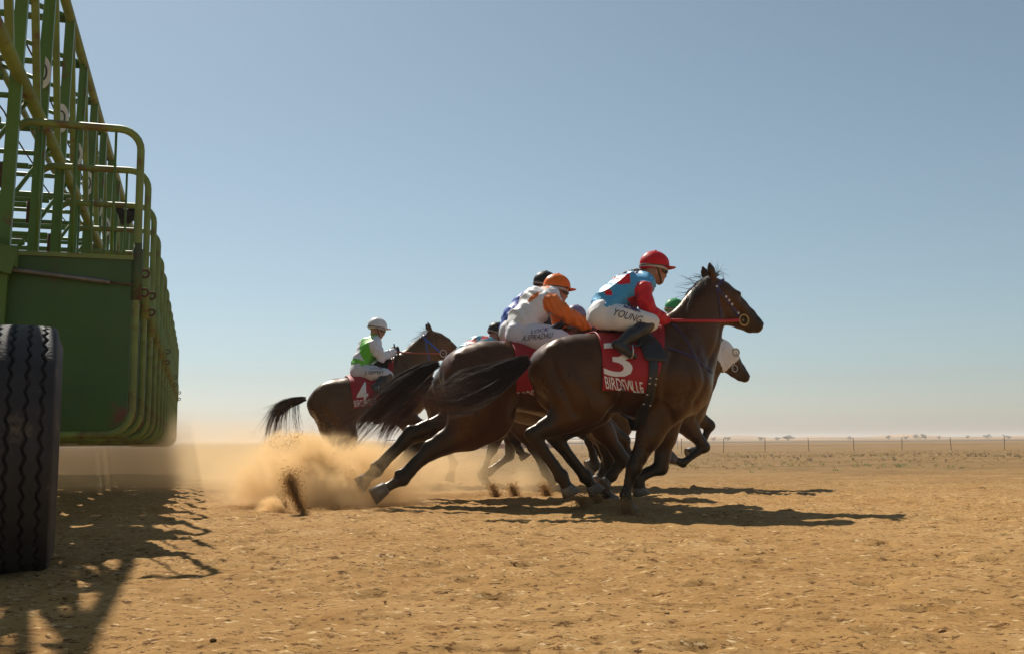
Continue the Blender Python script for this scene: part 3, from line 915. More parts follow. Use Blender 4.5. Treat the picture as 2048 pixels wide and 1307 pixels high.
T['grooves'] = [(spline(np.array([F1.loc(*q) for q in P]), 24), d, w) for P, d, w in GRV]
T['dock'] = F1.loc(1062, 712)

def coat_mat():
    if 'coat' in MATS: return MATS['coat']
    m = mat('coat', (0, 0, 0), rough=.42, spec=.44, attr=True, bump=.35, bscale=150, bdist=.004)
    m.node_tree.nodes['Principled BSDF'].inputs['Specular Tint'].default_value = (1.0, .74, .50, 1)
    nt = m.node_tree; b = nt.nodes["Principled BSDF"]
    n = nt.nodes.new("ShaderNodeTexNoise"); n.inputs["Scale"].default_value = 5.0; n.inputs["Detail"].default_value = 6
    tc = nt.nodes.new("ShaderNodeTexCoord"); nt.links.new(tc.outputs["Object"], n.inputs["Vector"])
    r = nt.nodes.new("ShaderNodeMapRange"); r.inputs[1].default_value = .3; r.inputs[2].default_value = .7; r.inputs[3].default_value = .23; r.inputs[4].default_value = .43
    nt.links.new(n.outputs[0], r.inputs[0]); nt.links.new(r.outputs[0], b.inputs["Roughness"])
    return m

def make_horse(F, label, coat, black, legs, tail, hair, neck_rot=0.0, head_rot=0.0, dz=0.0, h=0.016, name='horse',
               mane=(120, .13, 0.8), pitch=0.0, dust=0.0, seed=1, ls=1.0):
    """legs: dict hn,hf (S,K,P,E) and fn,ff (A,N,P,E) pixel tuples with lateral"""
    B = Body()
    coat = np.array(coat); black = np.array(black)
    def sh(a):
        a = np.array(a, float)
        if a.shape[1] < 5: a = np.concatenate([a, np.zeros((len(a), 5 - a.shape[1]))], 1)
        a = rot_about(a, T['dock'][[0, 2]], pitch); a[:, 2] += dz
        return a
    piv = sh(np.array([[T['neckpiv'][0], 0, T['neckpiv'][1], 0, 0]]))[0][[0, 2]]
    nk = rot_about(sh(T['neck']), piv, neck_rot)
    def hd(st):
        st = np.array(st, float)
        if st.ndim == 1: st = st[None]
        pad = np.zeros((len(st), 5)); pad[:, :st.shape[1]] = st
        q = rot_about(sh(pad), piv, neck_rot)
        p0 = nk[-1][[0, 2]]
        return rot_about(q, p0, head_rot)[:, :st.shape[1]]
    under = coat * np.array([1.25, 1.15, 1.0])
    B.chain(sh(T['trunk']), coat, k=.06, kin=.06)
    B.chain(sh(T['withers']), coat, k=.06, kin=.05)
    B.chain(sh(T['breast']), under, k=.05, kin=.05)
    B.chain(nk, coat, k=.07, kin=.06)
    dk = coat * 0.55 + black * 0.45
    B.chain(hd(T['head']), [coat, coat, coat, coat, dk, black, black], k=.03, kin=.03)
    B.chain(hd(T['jaw']), [coat, coat, dk, black], k=.03, kin=.03)
    for e in ('ear_n', 'ear_f'):
        B.chain(hd(T[e]), [coat, dk, black], k=.015, kin=.01)
    # cheek muscle, orbit ridge
    ey = hd(T['eye'])[0]
    for s_ in (-1, 1):
        B.chain([(ey[0] - .03, s_ * .062, ey[2] + .012, .022, .02), (ey[0] + .015, s_ * .060, ey[2] + .012, .018, .018)], coat, k=.025)
    # shoulders
    tr = sh(T['trunk'])
    for s_ in (-1, 1):
        x, z = tr[5][0], tr[5][2]
        B.chain([(x + .05, s_ * .10, z + .22, .12, .10), (x + .06, s_ * .15, z - .02, .17, .11), (x - .02, s_ * .15, z - .22, .15, .10)], coat, k=.07, kin=.06)
        # hip muscle
        x, z = tr[1][0], tr[1][2]
        B.chain([(x + .10, s_ * .13, z + .12, .16, .12), (x - .12, s_ * .12, z + .05, .19, .12)], coat, k=.07, kin=.06)
    hips = tr[1]
    for key in ('hn', 'hf'):
        S, K, P, E = legs[key]
        H = np.array([hips[0] - .06, S[1] * 1.05, hips[2] - .10])
        leg_hind(B, H, S, K, P, E, coat, black, ls if key == 'hn' else 1 + .5 * (ls - 1))
    for key in ('fn', 'ff'):
        A, N, P, E = legs[key]
        leg_fore(B, A, N, P, E, coat, black)
    v, f, c = B.mesh(h)
    n = vnormals(v, f)
    # muscle grooves on both flanks
    for gi, (P, dep, wd) in enumerate(T['grooves']):
        pad = np.zeros((len(P), 5)); pad[:, :3] = P; pad[:, 3:] = .01
        Q = hd(pad) if 6 <= gi <= 10 and gi not in (6, 7) else (rot_about(sh(pad), piv, neck_rot) if gi in (6, 7) else sh(pad))
        d2 = np.min((v[:, 0][:, None] - Q[None, :, 0]) ** 2 + (v[:, 2][:, None] - Q[None, :, 2]) ** 2, axis=1)
        side = np.clip(np.abs(n[:, 1]) * 1.6 - .3, 0, 1) * np.clip(np.abs(v[:, 1]) / .05, 0, 1)
        v = v - n * (1.4 * dep * np.exp(-d2 / (2 * wd * wd)) * side)[:, None]
    # faint ribs
    xr_ = tr[:, 0]
    mk = np.clip((v[:, 0] - xr_[2]) / .1, 0, 1) * np.clip((xr_[4] - v[:, 0]) / .1, 0, 1) * np.clip(np.abs(n[:, 1]), 0, 1)
    v = v + n * (mk * .0022 * np.sin((v[:, 0] + .25 * v[:, 2]) * 95))[:, None]
    # fine muscle and vein relief
    v = v + n * (vnoise3(v * 5.5, seed)[:, None] * .0075 + vnoise3(v * 11.0, seed + 8)[:, None] * .0042 + vnoise3(v * 30, seed + 3)[:, None] * .0012)
    c = np.clip(c * (1 + .14 * vnoise3(v * 7.0, seed + 1)[:, None]), 0.002, 1)
    if dust:
        a = np.clip((0.75 - v[:, 2]) / 0.6, 0, 1) * dust
        c = c * (1 - a[:, None]) + np.array([.33, .22, .11]) * a[:, None]
    body = make_mesh(name, v, f, coat_mat(), None, True, c)
    F.place(body)
    tag(body, label, 'horse', 'racing horses galloping away from the starting gate')
    bvh = BVHTree.FromPolygons([tuple(q) for q in v], [tuple(int(i) for i in q) for q in f])
    # hooves
    hm = mat('hoof', (.13, .105, .08), rough=.55, var=.4, vscale=25, bump=.3, bscale=60)
    for key in ('hn', 'hf', 'fn', 'ff'):
        P, E = legs[key][2], legs[key][3]
        hv, hf = hoof_mesh(lerp(P, E, .56), E)
        make_mesh('hoof', hv, hf, hm, body, True)
    # eyes and nostrils
    em = mat('horse_eye', (.012, .008, .006), rough=.08, spec=.7)
    nm = mat('nostril', (.010, .007, .006), rough=.6)
    for s_ in (-1, 1):
        eb = Vector((ey[0], s_ * .3, ey[2]))
        hit = bvh.ray_cast(eb, Vector((0, -s_, 0)))
        if hit[0]:
            ball(hit[0] - Vector((0, s_ * .007, 0)), (.019, .014, .014), 'eye', em, body)
        no = hd(T['nostril'])[0]
        hit = bvh.ray_cast(Vector((no[0], s_ * .3, no[2])), Vector((0, -s_, 0)))
        if hit[0]:
            ball(hit[0] - Vector((0, s_ * .003, 0)), (.013, .006, .017), 'nostril', nm, body)
    # tail
    g = tail_guides(tail, seed)
    tv, tf = strands(g, rad=rng.uniform(.0010, .0025, len(g)))
    hairm = mat('hair', (0, 0, 0), rough=.50, spec=.22, attr=True)
    tip = np.array(hair) * 2.5 + np.array([.085, .032, .012])
    make_mesh('tail', tv, tf, hairm, body, True, hair_tint(len(g), g.shape[1], hair, tip, seed))
    # mane
    cr = hd(np.array(T['crest']))
    nst, ml, back = mane
    g = mane_guides(cr, bvh, nst, ml, back, seed)
    tv, tf = strands(g, rad=rng.uniform(.0014, .0030, len(g)))
    make_mesh('mane', tv, tf, hairm, body, True, hair_tint(len(g), g.shape[1], hair, tip, seed + 1))
    return dict(o=body, bvh=bvh, hd=hd, F=F, trunk=tr, v=v)

def ball(c, r, name, m, parent, seg=10, rings=7):
    V = []; Fc = []
    for i in range(rings + 1):
        th = math.pi * i / rings
        for j in range(seg):
            ph = 2 * math.pi * j / seg
            V.append((c[0] + r[0] * math.sin(th) * math.cos(ph), c[1] + r[1] * math.sin(th) * math.sin(ph), c[2] + r[2] * math.cos(th)))
    for i in range(rings):
        for j in range(seg):
            j2 = (j + 1) % seg
            Fc.append((i * seg + j, (i + 1) * seg + j, (i + 1) * seg + j2, i * seg + j2))
    return make_mesh(name, V, Fc, m, parent, True)

def tail_guides(rows, seed, n=500, m=18, nl=34):
    """rows: stations (x,y,z,r,w) along the tail; hairs gathered in locks"""
    r_ = np.random.default_rng(seed)
    rows = np.asarray(rows, float)
    C = spline(rows, m * 4)
    out = np.zeros((n, m, 3))
    locks = []
    for l in range(nl):
        rr = math.sqrt(r_.random()); a = r_.uniform(0, 2 * math.pi)
        locks.append((rr * math.cos(a), rr * math.sin(a), r_.uniform(0, 6.28), r_.uniform(2.0, 5.5), r_.uniform(.06, .30), r_.uniform(.66, 1.0), r_.normal(0, .16)))
    tt = np.linspace(0, 1, m)
    for i in range(n):
        lu, lw, ph, fr, am, Lk, dr = locks[r_.integers(nl)]
        L = np.clip(Lk * r_.uniform(.86, 1.05), .3, 1.0)
        s0 = r_.uniform(0, .20)
        t = np.linspace(s0, L, m) * (len(C) - 1)
        P = np.stack([np.interp(t, np.arange(len(C)), C[:, q]) for q in range(5)], 1)
        dx = np.gradient(P[:, 0]); dz = np.gradient(P[:, 2]); l = np.hypot(dx, dz) + 1e-9
        nx, nz = -dz / l, dx / l
        ju, jw = r_.normal(0, .075, 2)
        tight = 1 - .6 * tt
        uu = lu * (.8 + .45 * tt) + am * np.sin(ph + fr * tt) * tt + ju * tight + dr * tt ** 2
        ww = lw * (.8 + .45 * tt) + am * np.cos(ph + fr * tt) * tt + jw * tight
        out[i, :, 0] = P[:, 0] + nx * uu * P[:, 3]
        out[i, :, 2] = P[:, 2] + nz * uu * P[:, 3]
        out[i, :, 1] = P[:, 1] + ww * P[:, 4]
        if r_.random() < .20:       # loose hairs
            e = r_.normal(0, .075, 3); e[0] -= .06
            out[i] += np.outer(tt ** 3, e)
        else:
            out[i] += np.outer(tt ** 2, r_.normal(0, .010, 3))
    return out

def hair_tint(n, m, base, tip, seed, sides=3):
    r_ = np.random.default_rng(seed)
    t = np.linspace(0, 1, m)[None, :] ** 1.8
    k = np.clip(t * r_.uniform(.2, 1.3, (n, 1)), 0, 1)[..., None]
    c = (np.array(base) * (1 - k) + np.array(tip) * k) * r_.uniform(.55, 1.6, (n, 1, 1))
    return np.repeat(c.reshape(-1, 3), sides, axis=0)

def mane_guides(cr, bvh, n, ml, back, seed, m=8):
    r_ = np.random.default_rng(seed + 50)
    C = spline(cr, 60)
    out = []
    for i in range(n):
        s = r_.random()
        P = C[int(s * 59)]
        fall = r_.random() < (1 - back)
        root = P + np.array([0, r_.normal(0, .012), -.015])
        L = ml * r_.uniform(.5, 1.25)
        tt = np.linspace(0, 1, m)
        tg = C[min(59, int(s * 59) + 2)] - C[max(0, int(s * 59) - 2)]; tg /= np.linalg.norm(tg) + 1e-9
        nrm = np.array([-tg[2], 0, tg[0]])
        if fall:
            side = -1 if r_.random() < .7 else 1
            g = root + np.outer(tt, [-.02, 0, 0]) * L
            g = root + np.outer(tt, -tg * .35 + np.array([-.15, 0, -.2])) * L
            g[:, 1] += side * (.02 + .075 * np.sqrt(tt))
            g[:, 2] -= L * .75 * tt ** 1.3
        else:
            d = nrm * r_.uniform(.25, .95) - tg * r_.uniform(.2, .9) + np.array([-.25, r_.normal(0, .25), .05])
            d /= np.linalg.norm(d)
            g = root + np.outer(tt, d) * L + np.outer(tt ** 2, [-.05, r_.normal(0, .03), r_.normal(-.02, .03)])
        out.append(g + np.outer(tt, r_.normal(0, .008, 3)))
    return np.array(out)

# ------------------------------------------------------------------ surface laid items
def hit_px(Hd, px, py, off=.004):
    o, d = Hd['F'].camray(px, py)
    h = Hd['bvh'].ray_cast(o, d)
    if h[0] is None: return None, None
    n = h[1] if h[1].dot(d) < 0 else -h[1]
    return np.array(h[0] + n * off), np.array(n)

def strap(Hd, pts, width, name, m, parent, off=.006, thick=.004, both=False, sub=5):
    """strap laid on the surface along pixel points; width in metres"""
    P = []; N_ = []
    pts = np.asarray(pts, float)
    Q = spline(pts, (len(pts) - 1) * sub + 1) if len(pts) > 2 else np.linspace(pts[0], pts[1], sub + 1)
    last = None
    for q in Q:
        p, n = hit_px(Hd, q[0], q[1], off)
        if p is None:
            lat = last[1] if last is not None else -.06
            p = Hd['F'].loc(q[0], q[1], lat); n = np.array([0, -1.0, 0])
        last = p
        P.append(p); N_.append(n)
    P = np.array(P); N_ = np.array(N_)
    for _ in range(2):
        if len(P) > 2:
            N_[1:-1] = (N_[:-2] + N_[1:-1] + N_[2:]); N_ /= np.linalg.norm(N_, axis=1)[:, None]
            P[1:-1, 1] = (P[:-2, 1] + 2 * P[1:-1, 1] + P[2:, 1]) / 4
    return ribbon(P, N_, width, thick, name, m, parent, both)

def ribbon(P, N_, width, thick, name, m, parent, both=False):
    t = np.gradient(P, axis=0); t /= np.linalg.norm(t, axis=1)[:, None] + 1e-9
    s = np.cross(t, N_); s /= np.linalg.norm(s, axis=1)[:, None] + 1e-9
    w = width / 2
    a = P - s * w - N_ * thick; b = P + s * w - N_ * thick; c = P + s * w; d = P - s * w
    V = np.stack([a, b, c, d], 1).reshape(-1, 3); F_ = []
    for i in range(len(P) - 1):
        for k in range(4):
            k2 = (k + 1) % 4
            F_.append((i * 4 + k, i * 4 + k2, i * 4 + 4 + k2, i * 4 + 4 + k))
    F_.append((3, 2, 1, 0)); e = (len(P) - 1) * 4; F_.append((e, e + 1, e + 2, e + 3))
    o = make_mesh(name, V, F_, m, parent, False)
    if both:
        V2 = V.copy(); V2[:, 1] *= -1
        make_mesh(name, V2, [q[::-1] for q in F_], m, parent, False)
    return o

def wrap_grid(Hd, rear, front, phis, off, zc=None, nu=26):
    """cloth grid wrapped round the trunk: rear(phi)->x, front(phi)->x ; phi from up, negative = right side"""
    tr = Hd['trunk']; bvh = Hd['bvh']
    G = np.zeros((len(phis), nu, 3))
    for i, ph in enumerate(phis):
        for j in range(nu):
            u = j / (nu - 1)
            x = rear(ph) * (1 - u) + front(ph) * u
            z0 = np.interp(x, tr[:, 0], tr[:, 2])
            d = Vector((0, math.sin(ph), math.cos(ph)))
            o = Vector((x, 0, z0)) + d * 1.0
            hcast = bvh.ray_cast(o, -d)
            if hcast[0] is None or (hcast[0] - Vector((x, 0, z0))).dot(d) < 0:
                r = .3
            else:
                r = (hcast[0] - Vector((x, 0, z0))).length
            r = min(r, .42)
            G[i, j] = np.array(Vector((x, 0, z0)) + d * (r + off))
    return G

def grid_solid(G, thick, name, m, parent, colr=None, smooth_it=1):
    ni, nj = G.shape[:2]
    for _ in range(smooth_it):
        G[1:-1, 1:-1] = (G[:-2, 1:-1] + G[2:, 1:-1] + G[1:-1, :-2] + G[1:-1, 2:] + 2 * G[1:-1, 1:-1]) / 6
    du = np.gradient(G, axis=1); dv = np.gradient(G, axis=0)
    n = np.cross(dv, du); n /= np.linalg.norm(n, axis=2)[..., None] + 1e-9
    cen = G.mean((0, 1)) * np.array([1, 0, 1])
    if ((G - cen) * n).sum() < 0: n = -n
    Vt = G.reshape(-1, 3); Vb = (G - n * thick).reshape(-1, 3)
    F_ = []
    N_ = ni * nj
    for i in range(ni - 1):
        for j in range(nj - 1):
            a, b, c, d = i * nj + j, i * nj + j + 1, (i + 1) * nj + j + 1, (i + 1) * nj + j
            F_.append((a, b, c, d)); F_.append((N_ + d, N_ + c, N_ + b, N_ + a))
    for j in range(nj - 1):
        F_.append((j + 1, j, N_ + j, N_ + j + 1)); e = (ni - 1) * nj
        F_.append((e + j, e + j + 1, N_ + e + j + 1, N_ + e + j))
    for i in range(ni - 1):
        a, d = i * nj, (i + 1) * nj
        F_.append((a, d, N_ + d, N_ + a)); a += nj - 1; d += nj - 1
        F_.append((d, a, N_ + a, N_ + d))
    o = make_mesh(name, np.concatenate([Vt, Vb]), F_, m, parent, True, None if colr is None else np.concatenate([colr, colr]))
    top = [q for i, q in enumerate(F_[:2 * (ni - 1) * (nj - 1)]) if i % 2 == 0]
    return o, BVHTree.FromPolygons([tuple(q) for q in Vt], top)

def text_on(bvhs, F, s, quad, name, m, parent, off=.006, shear=0.0, bold=.006):
    """lettering laid on a surface; quad = TL, TR, BL pixel corners"""
    cu = bpy.data.curves.new('lettering', 'FONT'); cu.body = s; cu.resolution_u = 3
    cu.offset = bold
    ob = bpy.data.objects.new('lettering', cu); col.objects.link(ob)
    bpy.context.view_layer.update()
    dg = bpy.context.evaluated_depsgraph_get()
    me = bpy.data.meshes.new_from_object(ob.evaluated_get(dg))
    bpy.data.objects.remove(ob); bpy.data.curves.remove(cu)
    bm = bmesh.new(); bm.from_mesh(me); bmesh.ops.triangulate(bm, faces=bm.faces[:])
    for _ in range(2 if len(s) < 4 else 2):
        bmesh.ops.subdivide_edges(bm, edges=bm.edges[:], cuts=1, use_grid_fill=True)
    bmesh.ops.triangulate(bm, faces=bm.faces[:]); bm.to_mesh(me); bm.free()
    n = len(me.vertices); v = np.zeros(n * 3); me.vertices.foreach_get('co', v); v = v.reshape(-1, 3)
    x0, x1, y0, y1 = v[:, 0].min(), v[:, 0].max(), v[:, 1].min(), v[:, 1].max()
    TL, TR, BL = [np.array(q, float) for q in quad]
    out = []
    ok = True
    lastp = None
    for p in v:
        a = (p[0] - x0) / (x1 - x0); b = (y1 - p[1]) / (y1 - y0)
        q = TL + (TR - TL) * (a + shear * (1 - b)) + (BL - TL) * b
        o, d = F.camray(q[0], q[1])
        best = None
        for bv in bvhs:
            h = bv.ray_cast(o, d)
            if h[0] is not None and (best is None or h[3] < best[0]):
                best = (h[3], h[0], h[1])
        if best is None:
            hh = Vector(lastp) if lastp is not None else Vector(F.loc(q[0], q[1], -.28))
            out.append(tuple(hh)); continue
        nn = best[2] if best[2].dot(d) < 0 else -best[2]
        lastp = np.array(best[1] + nn * off)
        out.append(tuple(lastp))
    me.vertices.foreach_set('co', np.array(out, dtype=np.float32).ravel())
    me.update(); me.materials.clear(); me.materials.append(m)
    o = bpy.data.objects.new(name, me); col.objects.link(o); o.parent = parent
    return o
# ------------------------------------------------------------------ riders
SKIN = (.42, .20, .125)
def head_tf(c, a):
    """head frame: centre c (x,z), tilt a (positive = face up)"""
    ca, sa = math.cos(a), math.sin(a)
    def tf(rows):
        out = []
        for f, u, lat, t, w in rows:
            out.append((c[0] + f * ca - u * sa, c[1] + lat, c[2] + f * sa + u * ca, t, w))
        return np.array(out)
    return tf

def silk(name): return mat(name, (0, 0, 0), rough=.42, spec=.28, attr=True, bump=.5, bscale=22, bdist=.012, sheen=.15)

def wrinkle(v, n, amp, seed, dirn=(1, .3, -1.2), fr=26):
    """cloth folds: ridged noise, long along one direction and narrow across it"""
    d = np.array(dirn, float); d /= np.linalg.norm(d)
    o = np.cross(d, [0, 1, 0]); o /= np.linalg.norm(o); q = np.cross(d, o)
    w = .03 * vnoise3(v * 7, seed + 1)
    P = np.stack([(v @ d + w) * fr, (v @ o) * fr * .22, (v @ q) * fr * .30], 1)
    r1 = 1 - np.abs(vnoise3(P, seed)) * 1.6
    P2 = np.stack([(v @ o + w) * fr * .9, (v @ d) * fr * .25, (v @ q) * fr * .35], 1)
    r2 = 1 - np.abs(vnoise3(P2, seed + 6)) * 1.6
    m = np.clip(.5 + 1.1 * vnoise3(v * 4, seed + 2), 0, 1)
    return v + n * (amp * (np.clip(r1, 0, 1) ** 1.5 * m + np.clip(r2, 0, 1) ** 1.5 * (1 - m)))[:, None] - n * amp * .4

def make_rider(F, p, label, hc, tilt, capcol, silkfn, pants, seed=1, h=.011, hands=True, goggles=(.35, .30, .27), boots=(.012, .012, .014),
               glove=(.012, .011, .012), cap_cover=True, foot=True, vest=None):
    """p: dict of local stations; hc helmet centre local"""
    tf = head_tf(hc, tilt)
    B = Body()
    sk = np.array(SKIN)
    B.chain(p['torso'], sk, k=.05, kin=.06)
    B.chain(tf([(-.012, 0, 0, .086, .070), (.018, -.004, 0, .084, .070)]), sk, k=.02)
    B.chain(tf([(.040, -.045, 0, .050, .056), (.046, -.085, 0, .044, .050), (.052, -.118, 0, .034, .040), (.064, -.136, 0, .020, .024)]), sk, k=.02)
    B.chain(tf([(.0, -.085, 0, .040, .056), (.048, -.130, 0, .024, .036)]), sk, k=.02)
    B.chain(tf([(.086, -.050, 0, .010, .010), (.103, -.082, 0, .012, .014), (.092, -.094, 0, .010, .015)]), sk * .95, k=.014, kin=.01)
    B.chain(tf([(.088, -.108, 0, .008, .020), (.087, -.117, 0, .009, .018)]), sk * np.array([.9, .6, .6]), k=.008)
    for s_ in (-1, 1):
        B.chain(tf([(-.006, -.058, s_ * .072, .024, .009), (-.004, -.085, s_ * .069, .016, .009)]), sk * .92, k=.01)
    nk = tf([(-.015, -.07, 0, .056, .052)])[0]; tt = p['torso'][-1]
    B.chain([nk, (tt[0], tt[1], tt[2], .062, .062)], sk, k=.03)
    for a in ('armN', 'armF', 'thighN', 'thighF', 'shinN', 'shinF', 'footN', 'footF'):
        if a in p:
            q = np.array(p[a], float); q[:, 3:5] -= .020
            q[:, 3:5] = np.maximum(q[:, 3:5], .016)
            B.chain(q, sk, k=.03, kin=.02)
    B.ch[0] = (np.concatenate([p['torso'][:, :3], p['torso'][:, 3:] - .030], 1), *B.ch[0][1:])
    v, f, c = B.mesh(h, 1)
    root = make_mesh('person', v, f, mat('skin', (0, 0, 0), rough=.5, spec=.35, attr=True, bump=.15, bscale=120), None, True, c)
    F.place(root)
    tag(root, label, 'person', 'jockeys in the race')
    # jacket
    J = Body()
    tor = np.array(p['torso'], float); J.chain(tor, (1, 1, 1), k=.03, kin=.05)
    col_ = tor[-1].copy(); nkm = lerp(nk, col_, .45); J.chain([(col_[0], col_[1], col_[2], .075, .08), (nkm[0], nkm[1], nkm[2], .062, .06)], (1, 1, 1), k=.03)
    for a in ('armN', 'armF'):
        J.chain(p[a], (1, 1, 1), k=.03, kin=.02)
    v, f, c = J.mesh(h, 1); n = vnormals(v, f)
    jc = silkfn(v, p)
    v2 = wrinkle(v, n, .024, seed, fr=24)
    make_mesh('jacket', v2, f, silk('silk'), root, True, jc)
    jb = BVHTree.FromPolygons([tuple(q) for q in v2], [tuple(int(i) for i in q) for q in f])
    # breeches
    P = Body()
    pel = np.array(p['torso'][:2], float); pel[:, 3:] -= .004; pel[1] = lerp(pel[0], pel[1], .55)
    pel[:, 4] = .135; P.chain(pel, (1, 1, 1), k=.06, kin=.08)
    for a in ('thighN', 'thighF'):
        if a in p: P.chain(np.concatenate([np.array(p[a])[:, :3], np.array(p[a])[:, 3:] * .90], 1), (1, 1, 1), k=.06, kin=.03)
    v, f, c = P.mesh(h, 1); n = vnormals(v, f)
    v2 = wrinkle(v, n, .009, seed + 7, (1, .2, .4), 26)
    pc = np.tile(np.array(pants), (len(v), 1)) * (1 + .05 * vnoise3(v * 12, 3)[:, None])
    make_mesh('breeches', v2, f, mat('breeches', (0, 0, 0), rough=.62, spec=.3, attr=True, bump=.25, bscale=70), root, True, pc)
    pb = BVHTree.FromPolygons([tuple(q) for q in v2], [tuple(int(i) for i in q) for q in f])
    # boots
    if foot:
        bm = mat('boot_leather', (0, 0, 0), rough=.33, spec=.5, attr=True, bump=.3, bscale=45)
        for s_ in 'NF':
            if 'shin' + s_ not in p: continue
            Q = Body(); sh = np.array(p['shin' + s_], float); ft = np.array(p['foot' + s_], float)
            bc = np.array(boots)
            Q.chain(sh, [np.array((.10, .055, .03))] + [bc] * (len(sh) - 1), k=.015)
            Q.chain(ft, bc * 1.2 + .004, k=.015, kin=.01)
            v, f, c = Q.mesh(.009, 1)
            make_mesh('boot', v, f, bm, root, True, c)
    # gloves
    if hands:
        for s_, a in ((-1, 'armN'), (1, 'armF')):
            wv, wf = fist(p[a][-1], p[a][-2], s_)
            make_mesh('glove', wv, wf, mat('glove', glove, rough=.6, bump=.3, bscale=80), root, True)
    # cap
    cap(hc, tilt, capcol, root, seed, goggles)
    return dict(o=root, jb=jb, pb=pb)

def fist(wr, el, s_):
    wr = np.asarray(wr, float)
    d = wr[:3] - np.asarray(el)[:3]; d /= np.linalg.norm(d)
    up = np.array([0, 0, 1.0]); up -= d * (up @ d); up /= np.linalg.norm(up)
    inn = np.cross(up, d) * 1.0
    if inn[1] * s_ > 0: inn = -inn                   # palm faces the horse's mid line
    B = Body()
    def pt(a, b, c): return wr[:3] + d * a + up * b + inn * c
    def s5(q, r): return (q[0], q[1], q[2], r, r)
    B.chain([s5(pt(0, 0, 0), .026), s5(pt(.03, .012, -.004), .026), s5(pt(.06, .012, -.004), .024)], k=.012, kin=.02)
    B.chain([s5(pt(.03, -.015, -.004), .025), s5(pt(.06, -.015, -.004), .022)], k=.012, kin=.02)
    for i, (b, L) in enumerate(((.032, .95), (.011, 1.05), (-.010, 1.0), (-.030, .82))):
        k0 = pt(.062, b, -.010); k1 = pt(.062 + .030 * L, b, -.006); k2 = pt(.062 + .030 * L, b, .022 * L + .004); k3 = pt(.055, b, .030)
        B.chain([s5(k0, .0105), s5(k1, .0100), s5(k2, .0092), s5(k3, .0082)], k=.004, kin=.004)
    B.chain([s5(pt(.015, .026, .010), .012), s5(pt(.045, .042, .022), .0105), s5(pt(.075, .040, .024), .009)], k=.006)
    v, f, c = B.mesh(.0065, 1)
    return v, f

